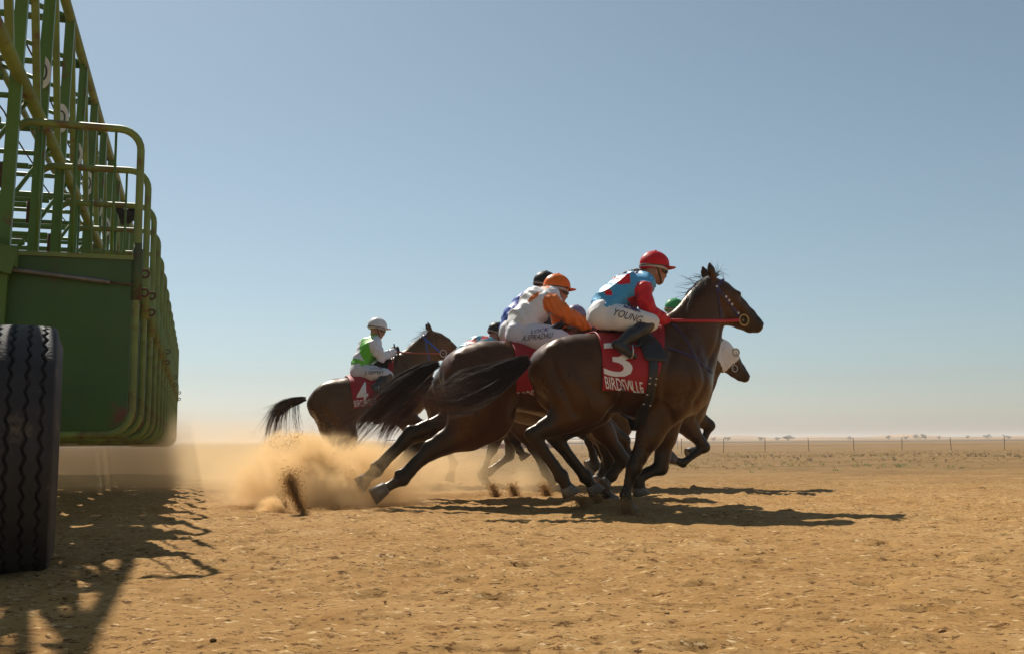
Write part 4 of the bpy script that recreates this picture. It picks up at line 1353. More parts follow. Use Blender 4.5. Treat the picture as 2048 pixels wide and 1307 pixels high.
def cap(hc, tilt, colr, root, seed, goggles):
    """silk covered skull cap with peak, button, elastic band and goggles"""
    ca, sa = math.cos(tilt), math.sin(tilt)
    ax = np.array([ca, 0, sa]); up = np.array([-sa, 0, ca]); la = np.array([0, 1.0, 0])
    n, m = 40, 18
    V = []; F_ = []
    for i in range(m + 1):
        th0 = i / m
        for j in range(n):
            ph = 2 * math.pi * j / n
            lim = math.radians(97 + 24 * (0.5 - 0.5 * math.cos(ph)))        # lower at the back
            th = th0 * lim
            r = np.array([.126 * math.sin(th) * math.cos(ph), .104 * math.sin(th) * math.sin(ph), .112 * math.cos(th)])
            fold = 1 + .010 * math.sin(ph * 8 + 1.3 * math.sin(th * 4 + seed)) * math.sin(th) ** 2 * (1 if th0 < .82 else .2)
            r = r * fold
            V.append(hc + ax * r[0] + la * r[1] + up * r[2])
    for i in range(m):
        for j in range(n):
            j2 = (j + 1) % n
            F_.append((i * n + j, (i + 1) * n + j, (i + 1) * n + j2, i * n + j2))
    cm = mat('cap_%d_%d_%d' % tuple(int(255 * q) for q in colr[:3]), colr[:3], rough=.45, spec=.22, bump=.45, bscale=20, bdist=.01)
    base = make_mesh('cap', V, F_, cm, root, True)
    base.modifiers.new('shell', 'SOLIDIFY').thickness = .006
    # peak
    V = []; F_ = []
    nj = 13
    for i in range(5):
        e = i / 4
        for j in range(nj):
            ph = math.radians(-62 + 124 * j / (nj - 1))
            r = .120 + .062 * e * math.cos(ph) ** .6
            z = -.016 - .004 * e - .022 * (math.sin(ph) ** 2) + .012 * e * e
            V.append(hc + ax * r * math.cos(ph) + la * r * .86 * math.sin(ph) + up * z)
    for i in range(4):
        for j in range(nj - 1):
            F_.append((i * nj + j, i * nj + j + 1, (i + 1) * nj + j + 1, (i + 1) * nj + j))
    pk = make_mesh('peak', V, F_, cm, base, True)
    pk.modifiers.new('shell', 'SOLIDIFY').thickness = .005
    b = hc + up * .114
    ball(b, (.012, .012, .008), 'button', cm, base)
    # elastic goggle band
    mbk = mat('goggle_band', goggles, rough=.7)
    P = []; N_ = []
    for j in range(33):
        ph = math.radians(42 + (360 - 84) * j / 32)
        z = -.055 + .018 * (0.5 - 0.5 * math.cos(ph)) + .012
        k = math.sqrt(max(0.05, 1 - (z / .112) ** 2))
        P.append(hc + ax * .131 * math.cos(ph) * k + la * .109 * math.sin(ph) * k + up * z)
        N_.append(ax * math.cos(ph) + la * math.sin(ph))
    ribbon(np.array(P), np.array(N_), .022, .003, 'goggle_band', mbk, base)
    P = []; N_ = []
    for j in range(33):
        ph = math.radians(-180 + 360 * j / 32)
        z = -.014 - .012 * (0.5 - 0.5 * math.cos(ph)) 
        P.append(hc + ax * .1285 * math.cos(ph) + la * .1065 * math.sin(ph) + up * z)
        N_.append(ax * math.cos(ph) + la * math.sin(ph))
    ribbon(np.array(P), np.array(N_), .008, .003, 'cap_band', mat('cap_band', (.02, .015, .015), rough=.6), base)
    # goggles
    V = []; F_ = []
    for i in range(6):
        u = -.034 - .034 * i / 5
        for j in range(15):
            ph = math.radians(-68 + 136 * j / 14)
            r = .100 + .012 * math.sin(math.pi * i / 5)
            V.append(hc + ax * (r * math.cos(ph) + .004) + la * r * .78 * math.sin(ph) + up * u)
    for i in range(5):
        for j in range(14):
            F_.append((i * 15 + j, i * 15 + j + 1, (i + 1) * 15 + j + 1, (i + 1) * 15 + j))
    g = make_mesh('goggles', V, F_, mat('goggle_lens', (.018, .020, .022), rough=.08, spec=.7), root, True)
    g.modifiers.new('shell', 'SOLIDIFY').thickness = .004
    # chin strap
    for s_ in (-1, 1):
        P = [hc + ax * x + la * s_ * y + up * z for x, y, z in ((-.01, .080, -.04), (.012, .076, -.085), (.035, .062, -.120), (.055, .030, -.150), (.058, 0, -.158))]
        mb = MB(); mb.tube(spline(P, 12), .006, 6); mb.build('chin_strap', mat('chin_strap', (.015, .012, .012), rough=.7), root, True)

def shift(p, d):
    out = {}
    for k, q in p.items():
        q = np.array(q, float); q[:, 0] += d[0]; q[:, 2] += d[2]; out[k] = q
    return out

def complete(p):
    """mirror the near limbs to the far side where the far one is not given"""
    for a in ('arm', 'thigh', 'shin', 'foot'):
        if a + 'F' not in p and a + 'N' in p:
            q = np.array(p[a + 'N'], float)
            if a == 'thigh':
                q[0, 1] = -.082; q[0, 4] = .10; p['thighN'] = q.copy(); q[0, 3] *= .84; q[0, 0] += .03
            q[:, 1] *= -1; p[a + 'F'] = q
    return p
# ------------------------------------------------------------------ the field
def LG(F, lat, *pts):
    k = len(pts)
    lats = [lat] * k
    return [F.loc(p[0], p[1], l) for p, l in zip(pts, lats)]

def tail_px(F, rows, lat=0.0, wr=.7):
    return [(*F.loc(x, y, lat), r * F.m_per_px(x, y), r * F.m_per_px(x, y) * wr) for x, y, r in rows]

BLACK = np.array((.0075, .0055, .0045))
RED = (.36, .012, .018)
WHITE = (.72, .71, .70)
leather = mat('black_leather', (.012, .011, .012), rough=.4, bump=.3, bscale=60)
whitep = mat('white_print', (.78, .76, .76), rough=.6)
darkp = mat('dark_print', (.03, .03, .05), rough=.6)
bluep = mat('blue_print', (.05, .06, .22), rough=.6)
clothm = mat('number_cloth', RED, rough=.55, spec=.3, var=.10, vscale=9, bump=.35, bscale=40)
clothlite = mat('pale_pad', (.62, .50, .40), rough=.9, var=.15, vscale=30, bump=.6, bscale=120)
brass = mat('brass', (.55, .38, .14), rough=.3, metal=.9)
steel = mat('steel', (.55, .54, .52), rough=.3, metal=.9)

def cloth(Hd, label, rearpx, frontpx, zb, number=None):
    """saddle cloth; rearpx/frontpx: (top px, bottom px) on the near side"""
    F = Hd['F']
    rt, rb = [F.loc(*q, -.12 if i == 0 else -.30)[0] for i, q in enumerate(rearpx)]
    ft, fb = [F.loc(*q, -.12 if i == 0 else -.30)[0] for i, q in enumerate(frontpx)]
    pm = math.radians(zb)
    phis = np.linspace(-pm, pm, 44)
    e = lambda ph: min(1.0, abs(ph) / pm)
    G = wrap_grid(Hd, lambda ph: rt + (rb - rt) * e(ph), lambda ph: ft + (fb - ft) * e(ph), phis, .016, nu=24)
    # slight ripples in the cloth
    nz = vnoise3(G.reshape(-1, 3) * 9, 4).reshape(G.shape[:2])
    G[..., 1] += np.sign(G[..., 1]) * .006 * nz
    o, bv = grid_solid(G, .007, 'saddle_cloth', clothm, None)
    F.place(o)
    tag(o, label, 'saddle cloth', 'red number cloths under the saddles')
    return o, bv

# ================================================================= number three, nearest the camera
L1 = dict(
    hn=LG(F1, -.15, (1182, 806), (1066, 868), (1124, 950), (1141, 990)),
    hf=LG(F1, .14, (1196, 815), (1108, 872), (1172, 952), (1192, 985)),
    fn=LG(F1, -.13, (1318, 830), (1268, 934), (1252, 992), (1257, 1022)),
    ff=LG(F1, .13, (1335, 830), (1322, 934), (1275, 955), (1281, 990)))
tail1 = tail_px(F1, [(1060, 716, 10), (1035, 730, 22), (990, 756, 34), (940, 782, 40), (895, 798, 28), (850, 792, 14), (822, 782, 8)], -.02)
H1 = make_horse(F1, 'dark bay racehorse wearing red number three cloth, nose out in front', (.047, .0158, .0042), BLACK, L1, tail1, (.014, .009, .007),
                mane=(420, .12, .10), seed=1, h=.0115)
o3, b3 = cloth(H1, 'red saddle cloth printed with a white number three', ((1188, 690), (1206, 786)), ((1338, 690), (1302, 800)), 119)
text_on([b3], F1, '3', ((1204, 684), (1262, 690), (1208, 750)), 'number', whitep, o3)
text_on([b3], F1, 'BIRDSVILLE', ((1208, 751), (1284, 763), (1212, 776)), 'lettering', whitep, o3)
# pale pad edge in front of the cloth
def pad(Hd, px, label):
    F = Hd['F']; x0 = F.loc(px[0], px[1], -.2)[0]
    G = wrap_grid(Hd, lambda ph: x0 - .10 * abs(ph), lambda ph: x0 + .085 - .13 * abs(ph), np.linspace(-1.55, 1.55, 30), .011, nu=6)
    o, _ = grid_solid(G, .010, 'saddle_pad', clothlite, None)
    F.place(o); tag(o, label, 'saddle pad')
    return o
pad(H1, (1322, 690), 'pale fleece saddle pad showing in front of the number three cloth')

def girth(Hd, root, pxtop, width, m, buckles=True):
    F = Hd['F']; x0 = F.loc(pxtop[0], pxtop[1], -.2)[0]
    ph = np.linspace(-math.pi, math.pi, 49)
    rear = lambda p: x0 - .05 * abs(p) / 2 - width / 2
    G = wrap_grid(Hd, rear, lambda p: rear(p) + width, ph, .027, nu=4)
    o, _ = grid_solid(G, .006, 'girth', m, root, smooth_it=0)
    if buckles:
        bm = mat('buckle_tip', (.75, .6, .45), rough=.4)
        for k, a in enumerate((-1.62, -1.82, -2.0, -2.3)):
            i = int((a + math.pi) / (2 * math.pi) * 48)
            for q, nm in ((G[i, 0], 0), (G[i, -1], 1)):
                if k == 2 and nm: continue
                ball(q + np.array([.012 if nm == 0 else -.012, -.006, 0]), (.009, .007, .006), 'buckle', bm, o)
    return o

def saddle(Hd, label, seatpx, footq, m=leather, girthpx=None):
    F = Hd['F']
    root = empty('saddle'); F.place(root); tag(root, label, 'saddle', 'racing saddles')
    a = F.loc(*seatpx[0]); b = F.loc(*seatpx[1])
    S = Body()
    zt = lambda x: Hd['bvh'].ray_cast(Vector((x, 0, 3)), Vector((0, 0, -1)))[0][2]
    st = []
    for t, dz, w in ((0, .050, .11), (.25, .030, .13), (.55, .022, .11), (.85, .035, .09), (1, .055, .08)):
        x = a[0] + (b[0] - a[0]) * t
        st.append((x, 0, zt(x) + dz, .030, w))
    S.chain(st, k=.02, kin=.03)
    v, f, c = S.mesh(.011, 1)
    make_mesh('seat', v, f, m, root, True)
    # flaps
    xm = (a[0] * .35 + b[0] * .65)
    for s_ in (-1, 1):
        ph = np.linspace(.25, 1.30, 14) * s_
        G = wrap_grid(Hd, lambda p: xm - .10 + .05 * abs(p), lambda p: xm + .06 + .08 * abs(p), ph, .030, nu=8)
        grid_solid(G, .006, 'flap', m, root)
        if footq is not None:
            q = np.array(footq, float) * np.array([1, -s_, 1])
            top = G[4, 4]
            P = np.array([top + [0, s_ * .004, 0], lerp(top, q, .5) + [0, s_ * .02, 0], q + [0, s_ * .012, .075]])
            mb = MB(); mb.tube(spline(P, 9), .010, 6, flat=.35, flatdir=(0, 1, 0)); mb.build('stirrup_leather', m, root, True)
            mb = MB()
            an = np.linspace(-.35 * math.pi, 1.35 * math.pi, 14)
            P = [q + np.array([.005 * math.cos(t), s_ * .0 + .055 * math.cos(t), .045 + .055 * math.sin(t) - .022]) for t in an]
            mb.tube(P, .006, 6); mb.tube([P[0], P[-1]], .009, 6)
            mb.build('stirrup', steel, root, True)
    if girthpx: girth(Hd, root, girthpx, .075, m)
    return root

def bridle(Hd, label, m, ring, cheek, brow, throat, dots=None, reinm=None, hand=None, handF=None, ringm=brass, ringr=.042, nose=None, reinw=.011, keep_ring_lat=.075, rope=False):
    F = Hd['F']
    root = empty('bridle'); F.place(root); tag(root, label, 'bridle', 'racing bridles')
    strap(Hd, cheek, .020, 'cheek_strap', m, root, both=True)
    if brow: strap(Hd, brow, .020, 'browband', m, root, both=True)
    if throat: strap(Hd, throat, .012, 'throat_latch', m, root, both=True)
    if nose: strap(Hd, nose, .018, 'noseband', m, root, both=True)
    if dots is not None:
        for d in dots:
            p, n = hit_px(Hd, *d)
            if p is not None:
                for s_ in (1, -1):
                    ball((p[0], p[1] * s_, p[2]), (.010, .006, .010), 'rosette', mat('white_enamel', (.8, .8, .8), rough=.3), root)
    p, n = hit_px(Hd, *ring)
    if p is None: p = F.loc(*ring, -.06)
    for s_ in (1, -1):
        cen = np.array([p[0], (p[1] - .012) * s_, p[2]])
        t = np.linspace(0, 2 * math.pi, 25)[:-1]
        P = [cen + np.array([ringr * math.cos(q), 0, ringr * 1.05 * math.sin(q)]) for q in t]
        mb = MB(); mb.tube(P, .0055, 8, closed=True); mb.build('bit_ring', ringm, root, True)
        hnd = hand if s_ == 1 else handF
        if hnd is not None:
            a = cen + np.array([-ringr * .9, 0, 0]); b = np.asarray(hnd, float)
            P = np.linspace(a, b, 16); P[:, 2] -= .012 * np.sin(np.linspace(0, math.pi, 16))
            for i_ in range(1, 15):          # keep the rein outside the neck
                hh = Hd['bvh'].ray_cast(Vector((P[i_, 0], -s_ * .8, P[i_, 2])), Vector((0, s_, 0)))
                if hh[0] is not None and hh[0][1] * s_ < 0: P[i_, 1] = -s_ * max(abs(P[i_, 1]), abs(hh[0][1]) + .012)
            P[1:-1] = (P[:-2] + P[2:] + 2 * P[1:-1]) / 4
            mb = MB(); mb.tube(P, reinw, 6, flat=.35, flatdir=(0, 1, 0)); mb.build('rein', reinm, root, True)
    mb = MB(); mb.tube([(p[0], p[1], p[2]), (p[0], -p[1], p[2])], .008, 8); mb.build('bit', ringm, root, True)
    return root

# rider in red and blue
R1 = dict(
    torso=F1.st([(1206, 625, 28, .165), (1222, 600, 29, .155), (1254, 580, 33, .175), (1281, 570, 25, .175)]),
    armN=F1.st([(1287, 580, 18, .070, -.175), (1293, 603, 17, .066, -.215), (1303, 624, 14, .054, -.225), (1321, 634, 12, .045, -.15), (1331, 640, 9.5, .036, -.09)]),
    thighN=F1.st([(1208, 631, 31, .115, -.115), (1245, 636, 27.5, .100, -.20), (1285, 641, 20, .078, -.265), (1303, 644, 16, .064, -.275), (1300, 652, 13.5, .056, -.28)]),
    shinN=F1.st([(1301, 648, 13, .058, -.28), (1283, 658, 15, .058, -.30), (1262, 670, 14, .054, -.315), (1243, 684, 11, .046, -.32)]),
    footN=F1.st([(1232, 688, 9.5, .036, -.325), (1246, 697, 10, .042, -.33), (1262, 708, 8, .042, -.335), (1268, 712, 6, .036, -.335)]))
complete(R1)
hc1 = F1.loc(1309, 529)

def diamonds(F, base, spots, sleeve, collar=None, rows=None):
    """silk pattern: sleeves by arm chains, spots = (local centre, rx, rz, colour)"""
    def fn(v, p):
        c = np.tile(np.array(base, float), (len(v), 1))
        dt = np.full(len(v), 9.0); da = np.full(len(v), 9.0)
        for a, b in zip(p['torso'][:-1], p['torso'][1:]): dt = np.minimum(dt, Body.seg(a, b, v[:, 0], v[:, 1], v[:, 2])[0])
        for k in ('armN', 'armF'):
            for a, b in zip(p[k][:-1], p[k][1:]): da = np.minimum(da, Body.seg(a, b, v[:, 0], v[:, 1], v[:, 2])[0])
        for q, rx, rz, ang, cc in spots:
            dx = v[:, 0] - q[0]; dz_ = v[:, 2] - q[2]
            ca, sa = math.cos(ang), math.sin(ang)
            e = np.abs(dx * ca + dz_ * sa) / rx + np.abs(-dx * sa + dz_ * ca) / rz
            c[e < 1] = cc
        if rows is not None: c = rows(v, c)
        c[da < dt - .004] = sleeve
        if collar is not None:
            tt = p['torso'][-1]
            c[(v[:, 2] > tt[2] + .045) & (v[:, 0] > tt[0] - .04) & (da > dt)] = collar
        return c
    return fn

BLUE = (.06, .33, .58); SRED = (.56, .006, .014)
fn1 = diamonds(F1, BLUE, [(F1.loc(1235, 563), .07, .05, .7, SRED), (F1.loc(1256, 607), .09, .035, -.2, SRED), (F1.loc(1205, 590), .03, .03, .6, SRED), (F1.loc(1276, 545), .035, .03, .2, SRED)], SRED, collar=BLUE)
J1 = make_rider(F1, R1, 'crouching rider in red cap, pale blue silks with red sleeves', hc1, math.radians(-6), (.56, .006, .012), fn1, WHITE, seed=2, h=.0105, goggles=(.45, .36, .30))
text_on([J1['pb']], F1, 'YOUNG', ((1230, 617), (1286, 633), (1224, 630)), 'lettering', darkp, J1['o'], off=.006, bold=0.0, shear=.02)
text_on([J1['pb']], F1, 'LOCK', ((1250, 607), (1284, 618), (1247, 615)), 'lettering', bluep, J1['o'], off=.006)
# braid
br = np.array([F1.loc(*q) for q in [(1287, 541), (1272, 540), (1255, 544), (1240, 550), (1229, 556)]])
bs = spline(br, 22); bs[:, 2] += .002 * np.sin(np.arange(22) * 1.6)
mb = MB(); mb.tube(bs, np.linspace(.012, .007, 22), 8); mb.build('braid', mat('brown_hair', (.26, .15, .08), rough=.5, bump=.6, bscale=90), J1['o'], True)
saddle(H1, 'black racing saddle under the rider in red and blue', ((1195, 668), (1300, 668)), R1['footN'][2][:3], girthpx=(1300, 700))
purple = mat('purple_strap', (.035, .022, .085), rough=.55)
redrein = mat('red_rein', (.45, .015, .02), rough=.55, bump=.5, bscale=150)
bridle(H1, 'purple beaded bridle with red rein on the leading bay horse', purple, (1486, 640), [(1433, 573), (1445, 588), (1462, 610), (1477, 632)], [(1433, 573), (1440, 567), (1448, 558)],
       [(1432, 574), (1436, 595), (1440, 622), (1441, 642)], [(1452, 593), (1458, 600), (1464, 608), (1476, 626), (1433, 573)], redrein, R1['armN'][-1][:3] + [.03, 0, 0], R1['armF'][-1][:3] + [.03, 0, 0], reinw=.014)
bpm = empty('breastplate'); F1.place(bpm); tag(bpm, 'thin purple breastplate straps across the leading horse', 'harness')
strap(H1, [(1345, 648), (1368, 672), (1382, 700), (1390, 716)], .016, 'neck_strap', purple, bpm, both=True)
strap(H1, [(1336, 696), (1362, 704), (1390, 716), (1412, 734), (1424, 744)], .016, 'chest_strap', purple, bpm, both=True)
# forelock
g = []
fl = F1.loc(1436, 556)
for i in range(26):
    a = np.random.default_rng(i).uniform(-.4, 1.6); L = np.random.default_rng(i + 99).uniform(.06, .16)
    t = np.linspace(0, 1, 10)
    cur = np.random.default_rng(i + 7).uniform(-5, 1.5)
    x = np.cumsum(np.cos(1.2 + a * .6 + cur * t)) * L / 10; z = np.cumsum(np.sin(1.2 + a * .6 + cur * t)) * L / 10
    g.append(np.stack([fl[0] + x - .01, fl[1] + .03 * (a - .5) * t, fl[2] + z], 1))
tv, tf = strands(np.array(g), .0016)
make_mesh('forelock', tv, tf, hair_mat('hair_fl', (.014, .009, .007)), H1['o'], True)
# ================================================================= the other runners
def frame_at(lane, px, py):
    F = Frame(lane); F.x0 = F.loc(px, py)[0] - T['dock'][0]
    return F, F.loc(px, py)[2] - T['dock'][2]

# ---- second: the orange rider's bay
F2, dz2 = frame_at(8.44, 882, 722)
L2 = dict(
    hn=LG(F2, -.15, (984, 834), (862, 900), (806, 956), (744, 990)),
    hf=LG(F2, .14, (966, 828), (824, 868), (754, 939), (717, 968)),
    fn=LG(F2, -.13, (1180, 822), (1246, 918), (1224, 952), (1206, 968)),
    ff=LG(F2, .13, (1190, 825), (1218, 915), (1207, 978), (1224, 1003)))
tail2 = tail_px(F2, [(880, 726, 8), (850, 739, 15), (804, 772, 22), (760, 814, 25), (724, 854, 22), (692, 896, 12)], -.03)
H2 = make_horse(F2, 'reddish bay racehorse pushing off with hind legs stretched back, tail streaming', (.062, .0185, .0050), np.array((.013, .0075, .005)), L2, tail2, (.016, .009, .006),
                neck_rot=-.38, head_rot=-.1, dz=dz2, mane=(340, .15, .55), ls=1.36, seed=11, h=.0155)
o2, b2 = cloth(H2, 'red saddle cloth half hidden behind the leading horse, lettering cut off', ((1020, 712), (1034, 800)), ((1150, 712), (1135, 800)), 121)
text_on([b2], F2, 'BIRDSVILLE', ((1033, 783), (1098, 774), (1037, 803)), 'lettering', whitep, o2)
R2 = dict(
    torso=F2.st([(1042, 662, 29, .16), (1050, 637, 29, .16), (1076, 608, 32, .175), (1098, 598, 24, .17)]),
    armN=F2.st([(1104, 607, 18, .070, -.175), (1122, 622, 16, .064, -.20), (1142, 634, 14, .054, -.19), (1165, 645, 12, .046, -.12), (1186, 653, 9, .036, -.08)]),
    armF=F2.st([(1104, 612, 16, .070, .175), (1118, 641, 14, .060, .20), (1148, 656, 11, .050, .12), (1176, 660, 9, .036, .08)]),
    thighN=F2.st([(1040, 668, 30, .115, -.115), (1075, 674, 27, .100, -.20), (1118, 678, 20, .078, -.265), (1135, 682, 16, .064, -.275)]),
    shinN=F2.st([(1133, 686, 13, .058, -.28), (1110, 702, 14, .058, -.30), (1085, 722, 11, .046, -.32)]),
    footN=F2.st([(1076, 726, 9, .036, -.325), (1092, 736, 9.5, .042, -.33), (1108, 745, 7, .040, -.33)]))
complete(R2)
ORANGE = (.72, .16, .012)
fn2 = diamonds(F2, (.76, .74, .72), [(F2.loc(1058, 598), .09, .022, .75, ORANGE), (F2.loc(1087, 578), .06, .02, .5, ORANGE), (F2.loc(1090, 655), .05, .03, .9, ORANGE)], ORANGE)
J2 = make_rider(F2, R2, 'crouching rider in orange cap, white silks with orange sleeves', F2.loc(1114, 572), math.radians(-8), (.78, .15, .01), fn2, (.66, .64, .68), seed=5, h=.0115, goggles=(.42, .36, .30))
text_on([J2['pb']], F2, 'A.SPRADAU', ((1046, 671), (1106, 664), (1043, 682)), 'lettering', darkp, J2['o'], off=.006, shear=.02, bold=0.0)
text_on([J2['pb']], F2, 'LOCK', ((1064, 660), (1098, 655), (1062, 667)), 'lettering', bluep, J2['o'], off=.006)
saddle(H2, 'black racing saddle under the rider in orange and white', ((1030, 700), (1130, 700)), R2['footN'][2][:3], girthpx=(1128, 720))

# ---- third: blue rider, hidden behind the second
F3, dz3 = frame_at(9.45, 868, 748)
L3 = dict(
    hn=LG(F3, -.15, (960, 838), (842, 884), (780, 948), (738, 974)),
    hf=LG(F3, .14, (970, 840), (850, 880), (798, 945), (770, 968)),
    fn=LG(F3, -.13, (1190, 838), (1250, 880), (1258, 908), (1267, 920)),
    ff=LG(F3, .13, (1180, 838), (1215, 905), (1205, 950), (1190, 962)))
tail3 = tail_px(F3, [(866, 752, 7), (846, 776, 12), (818, 806, 16), (792, 834, 17), (775, 862, 15), (764, 896, 12)], -.02)
H3 = make_horse(F3, 'brown racehorse hidden behind the reddish bay, under the blue rider', (.060, .030, .014), BLACK, L3, tail3, (.045, .017, .009),
                neck_rot=-.35, head_rot=-.1, dz=dz3, mane=(200, .13, .7), seed=21, h=.018)
def reuse(F, hpx, tilt=-6, base=None):
    t = F.loc(*hpx); b = hc1
    return shift(R1, t - b), t
fnk = lambda base, sl, spots=(), **k: diamonds(None, base, list(spots), sl, **k)
R3, hc3 = reuse(F3, (1091, 564))
R3 = {k: rot_about(q, hc3[[0, 2]], .20) for k, q in R3.items()}
make_rider(F3, R3, 'rider in black cap and blue silks with black vest beside the orange rider', hc3, -.1, (.014, .013, .014), fnk((.03, .09, .45), (.02, .02, .022), [(hc3 + np.array([-.12, 0, -.16]), .13, .12, .6, (.015, .015, .017))]), (.62, .6, .62), seed=8, h=.014)
o_, _ = cloth(H3, 'red saddle cloth under the rider in blue silks', ((1000, 722), (1012, 800)), ((1120, 722), (1105, 800)), 115)

# ---- fourth: number four, well behind
F4, dz4 = frame_at(12.7, 613, 797)
L4 = dict(
    hn=LG(F4, -.15, (690, 868), (632, 912), (588, 946), (560, 966)),
    hf=LG(F4, .14, (695, 872), (640, 925), (612, 965), (596, 978)),
    fn=LG(F4, -.13, (812, 838), (888, 880), (908, 925), (898, 962)),
    ff=LG(F4, .13, (815, 840), (850, 905), (832, 950), (838, 975)))
tail4 = tail_px(F4, [(613, 796, 5), (594, 801, 9), (572, 808, 11), (554, 826, 13), (544, 855, 13), (539, 888, 9)], 0)
H4 = make_horse(F4, 'brown racehorse in blue bridle trailing the field, red number four cloth', (.085, .040, .015), np.array((.022, .013, .009)), L4, tail4, (.045, .024, .012),
                neck_rot=math.radians(-15), head_rot=math.radians(8), dz=dz4, pitch=math.radians(11), mane=(120, .06, .3), seed=31, h=.018)
g = []
for i in range(46):                                   # hanging tail hairs
    r_ = np.random.default_rng(400 + i); s_ = r_.random()
    a = F4.loc(600 - 44 * s_, 803 + 14 * s_ ** 2, r_.normal(0, .03)); t = np.linspace(0, 1, 9); Lh = r_.uniform(.25, .55)
    g.append(a + np.stack([-.05 * t + .10 * (1 - s_) * t ** 2, r_.normal(0, .03) * t, -Lh * t ** 1.2], 1))
tv, tf = strands(np.array(g), .0028); make_mesh('tail_wisps', tv, tf, hair_mat('hair_w4', (.03, .016, .009)), H4['o'], True)
o4, b4 = cloth(H4, 'red saddle cloth printed with a white number four', ((692, 770), (708, 812)), ((790, 752), (775, 812)), 112)
text_on([b4], F4, '4', ((712, 766), (735, 763), (714, 808)), 'number', whitep, o4)
text_on([b4], F4, 'BIRDSVILLE', ((707, 800), (752, 795), (709, 813)), 'lettering', whitep, o4)
R4 = dict(
    torso=F4.st([(719, 741, 19, .165), (725, 719, 18, .150), (738, 697, 21, .170), (747, 685, 16, .165)]),
    armN=F4.st([(752, 688, 12, .066, -.17), (757, 703, 11, .060, -.20), (764, 714, 9.5, .052, -.20), (777, 709, 8, .044, -.12), (787, 703, 6.5, .036, -.08)]),
    thighN=F4.st([(719, 744, 19, .115, -.115), (745, 746, 17, .100, -.20), (770, 748, 12.5, .078, -.26), (778, 750, 10, .064, -.27)]),
    shinN=F4.st([(777, 752, 9, .056, -.28), (765, 760, 9.5, .056, -.30), (752, 772, 7.5, .046, -.32)]),
    footN=F4.st([(748, 774, 6, .036, -.325), (757, 781, 6, .042, -.33), (767, 786, 5, .040, -.33)]))
complete(R4)
LIME = (.13, .55, .03); WS = (.74, .73, .76)
def rows4(v, c):
    a = F4.loc(736, 700); b = F4.loc(728, 731)
    c[((v[:, 0] - a[0]) / .125) ** 2 + ((v[:, 2] - a[2]) / .17) ** 2 < 1] = LIME
    u = (v[:, 2] - b[2]) + .35 * (v[:, 0] - b[0]); c[np.abs(u) < .042] = LIME
    top = F4.loc(748, 672); c[v[:, 2] > top[2]] = LIME
    return c
fn4 = diamonds(F4, WS, [], WS, rows=rows4)
J4 = make_rider(F4, R4, 'upright rider in white cap, lime green and white silks', F4.loc(755, 652), math.radians(-10), (.72, .70, .72), fn4, (.64, .62, .66), seed=9, h=.0125, goggles=(.02, .02, .02))
text_on([J4['pb']], F4, 'J. GEPPERT', ((731, 741), (768, 741), (730, 749)), 'lettering', darkp, J4['o'], off=.008, bold=0.0)
text_on([J4['pb']], F4, 'LOCK', ((741, 734), (765, 735), (741, 738)), 'lettering', bluep, J4['o'], off=.008, bold=0.0)
whip = MB(); whip.tube([F4.loc(788, 687, -.1), F4.loc(790, 703, -.1), F4.loc(792, 733, -.12)], [.010, .009, .005], 6)
wo4 = whip.build('riding_whip', leather, None, True); F4.place(wo4); tag(wo4, 'thin black whip held upright by the rider in lime green', 'whip')
saddle(H4, 'black racing saddle under the rider in lime green', ((712, 760), (775, 748)), R4['footN'][1][:3], girthpx=(772, 770))
bluer = mat('blue_bridle', (.015, .10, .42), rough=.45)
bridle(H4, 'bright blue bridle on the trailing brown horse', bluer, (886, 706), [(846, 674), (858, 684), (870, 695), (881, 704)], [(842, 674), (849, 671), (854, 665)], [(851, 679), (854, 698), (858, 720)],
       None, mat('orange_rein', (.35, .08, .04), rough=.6), R4['armN'][-1][:3] + [.03, 0, 0], R4['armF'][-1][:3] + [.03, 0, 0], ringm=steel)
lp = MB(); lp.tube(spline([F4.loc(*q, -.12) for q in [(786, 706), (784, 718), (772, 729), (758, 732), (757, 727), (768, 722), (780, 716)]], 24), .007, 5); lpo = lp.build('rein_loop', leather, None, True)
F4.place(lpo); tag(lpo, 'slack black rein end looping below the hand of the lime green rider', 'rein')

# ---- fifth: pale blue rider further out
F5, dz5 = frame_at(11.9, 848, 778)
L5 = dict(
    hn=LG(F5, -.15, (902, 845), (836, 888), (790, 940), (764, 962)),
    hf=LG(F5, .14, (905, 848), (842, 890), (800, 945), (776, 965)),
    fn=LG(F5, -.13, (1008, 835), (984, 900), (968, 942), (973, 974)),
    ff=LG(F5, .13, (1022, 838), (1020, 912), (978, 944), (958, 950)))
tail5 = tail_px(F5, [(846, 780, 6), (825, 800, 9), (800, 830, 12), (790, 862, 10)], 0)
H5 = make_horse(F5, 'bay racehorse glimpsed behind the reddish bay, one foreleg planted', (.085, .038, .016), np.array((.03, .018, .011)), L5, tail5, (.02, .012, .008),
                neck_rot=-.3, dz=dz5, seed=41, h=.02, mane=(80, .08, .5))
R5, hc5 = reuse(F5, (995, 662))
R5 = {k: rot_about(q, hc5[[0, 2]], -.04) for k, q in R5.items()}
make_rider(F5, R5, 'rider in dark cap, pale blue silks with red diamonds and red sleeves', hc5, -.25, (.022, .018, .016), fnk((.20, .46, .56), SRED, [(hc5 + np.array([-.36, 0, -.17]), .09, .06, .9, SRED), (hc5 + np.array([-.17, 0, -.07]), .11, .035, .5, SRED), (hc5 + np.array([-.24, 0, -.2]), .06, .05, .3, SRED)]), (.62, .6, .62), seed=12, h=.014)
o_, _ = cloth(H5, 'red saddle cloth under the rider in the dark cap', ((925, 770), (935, 810)), ((1010, 770), (1000, 810)), 110)

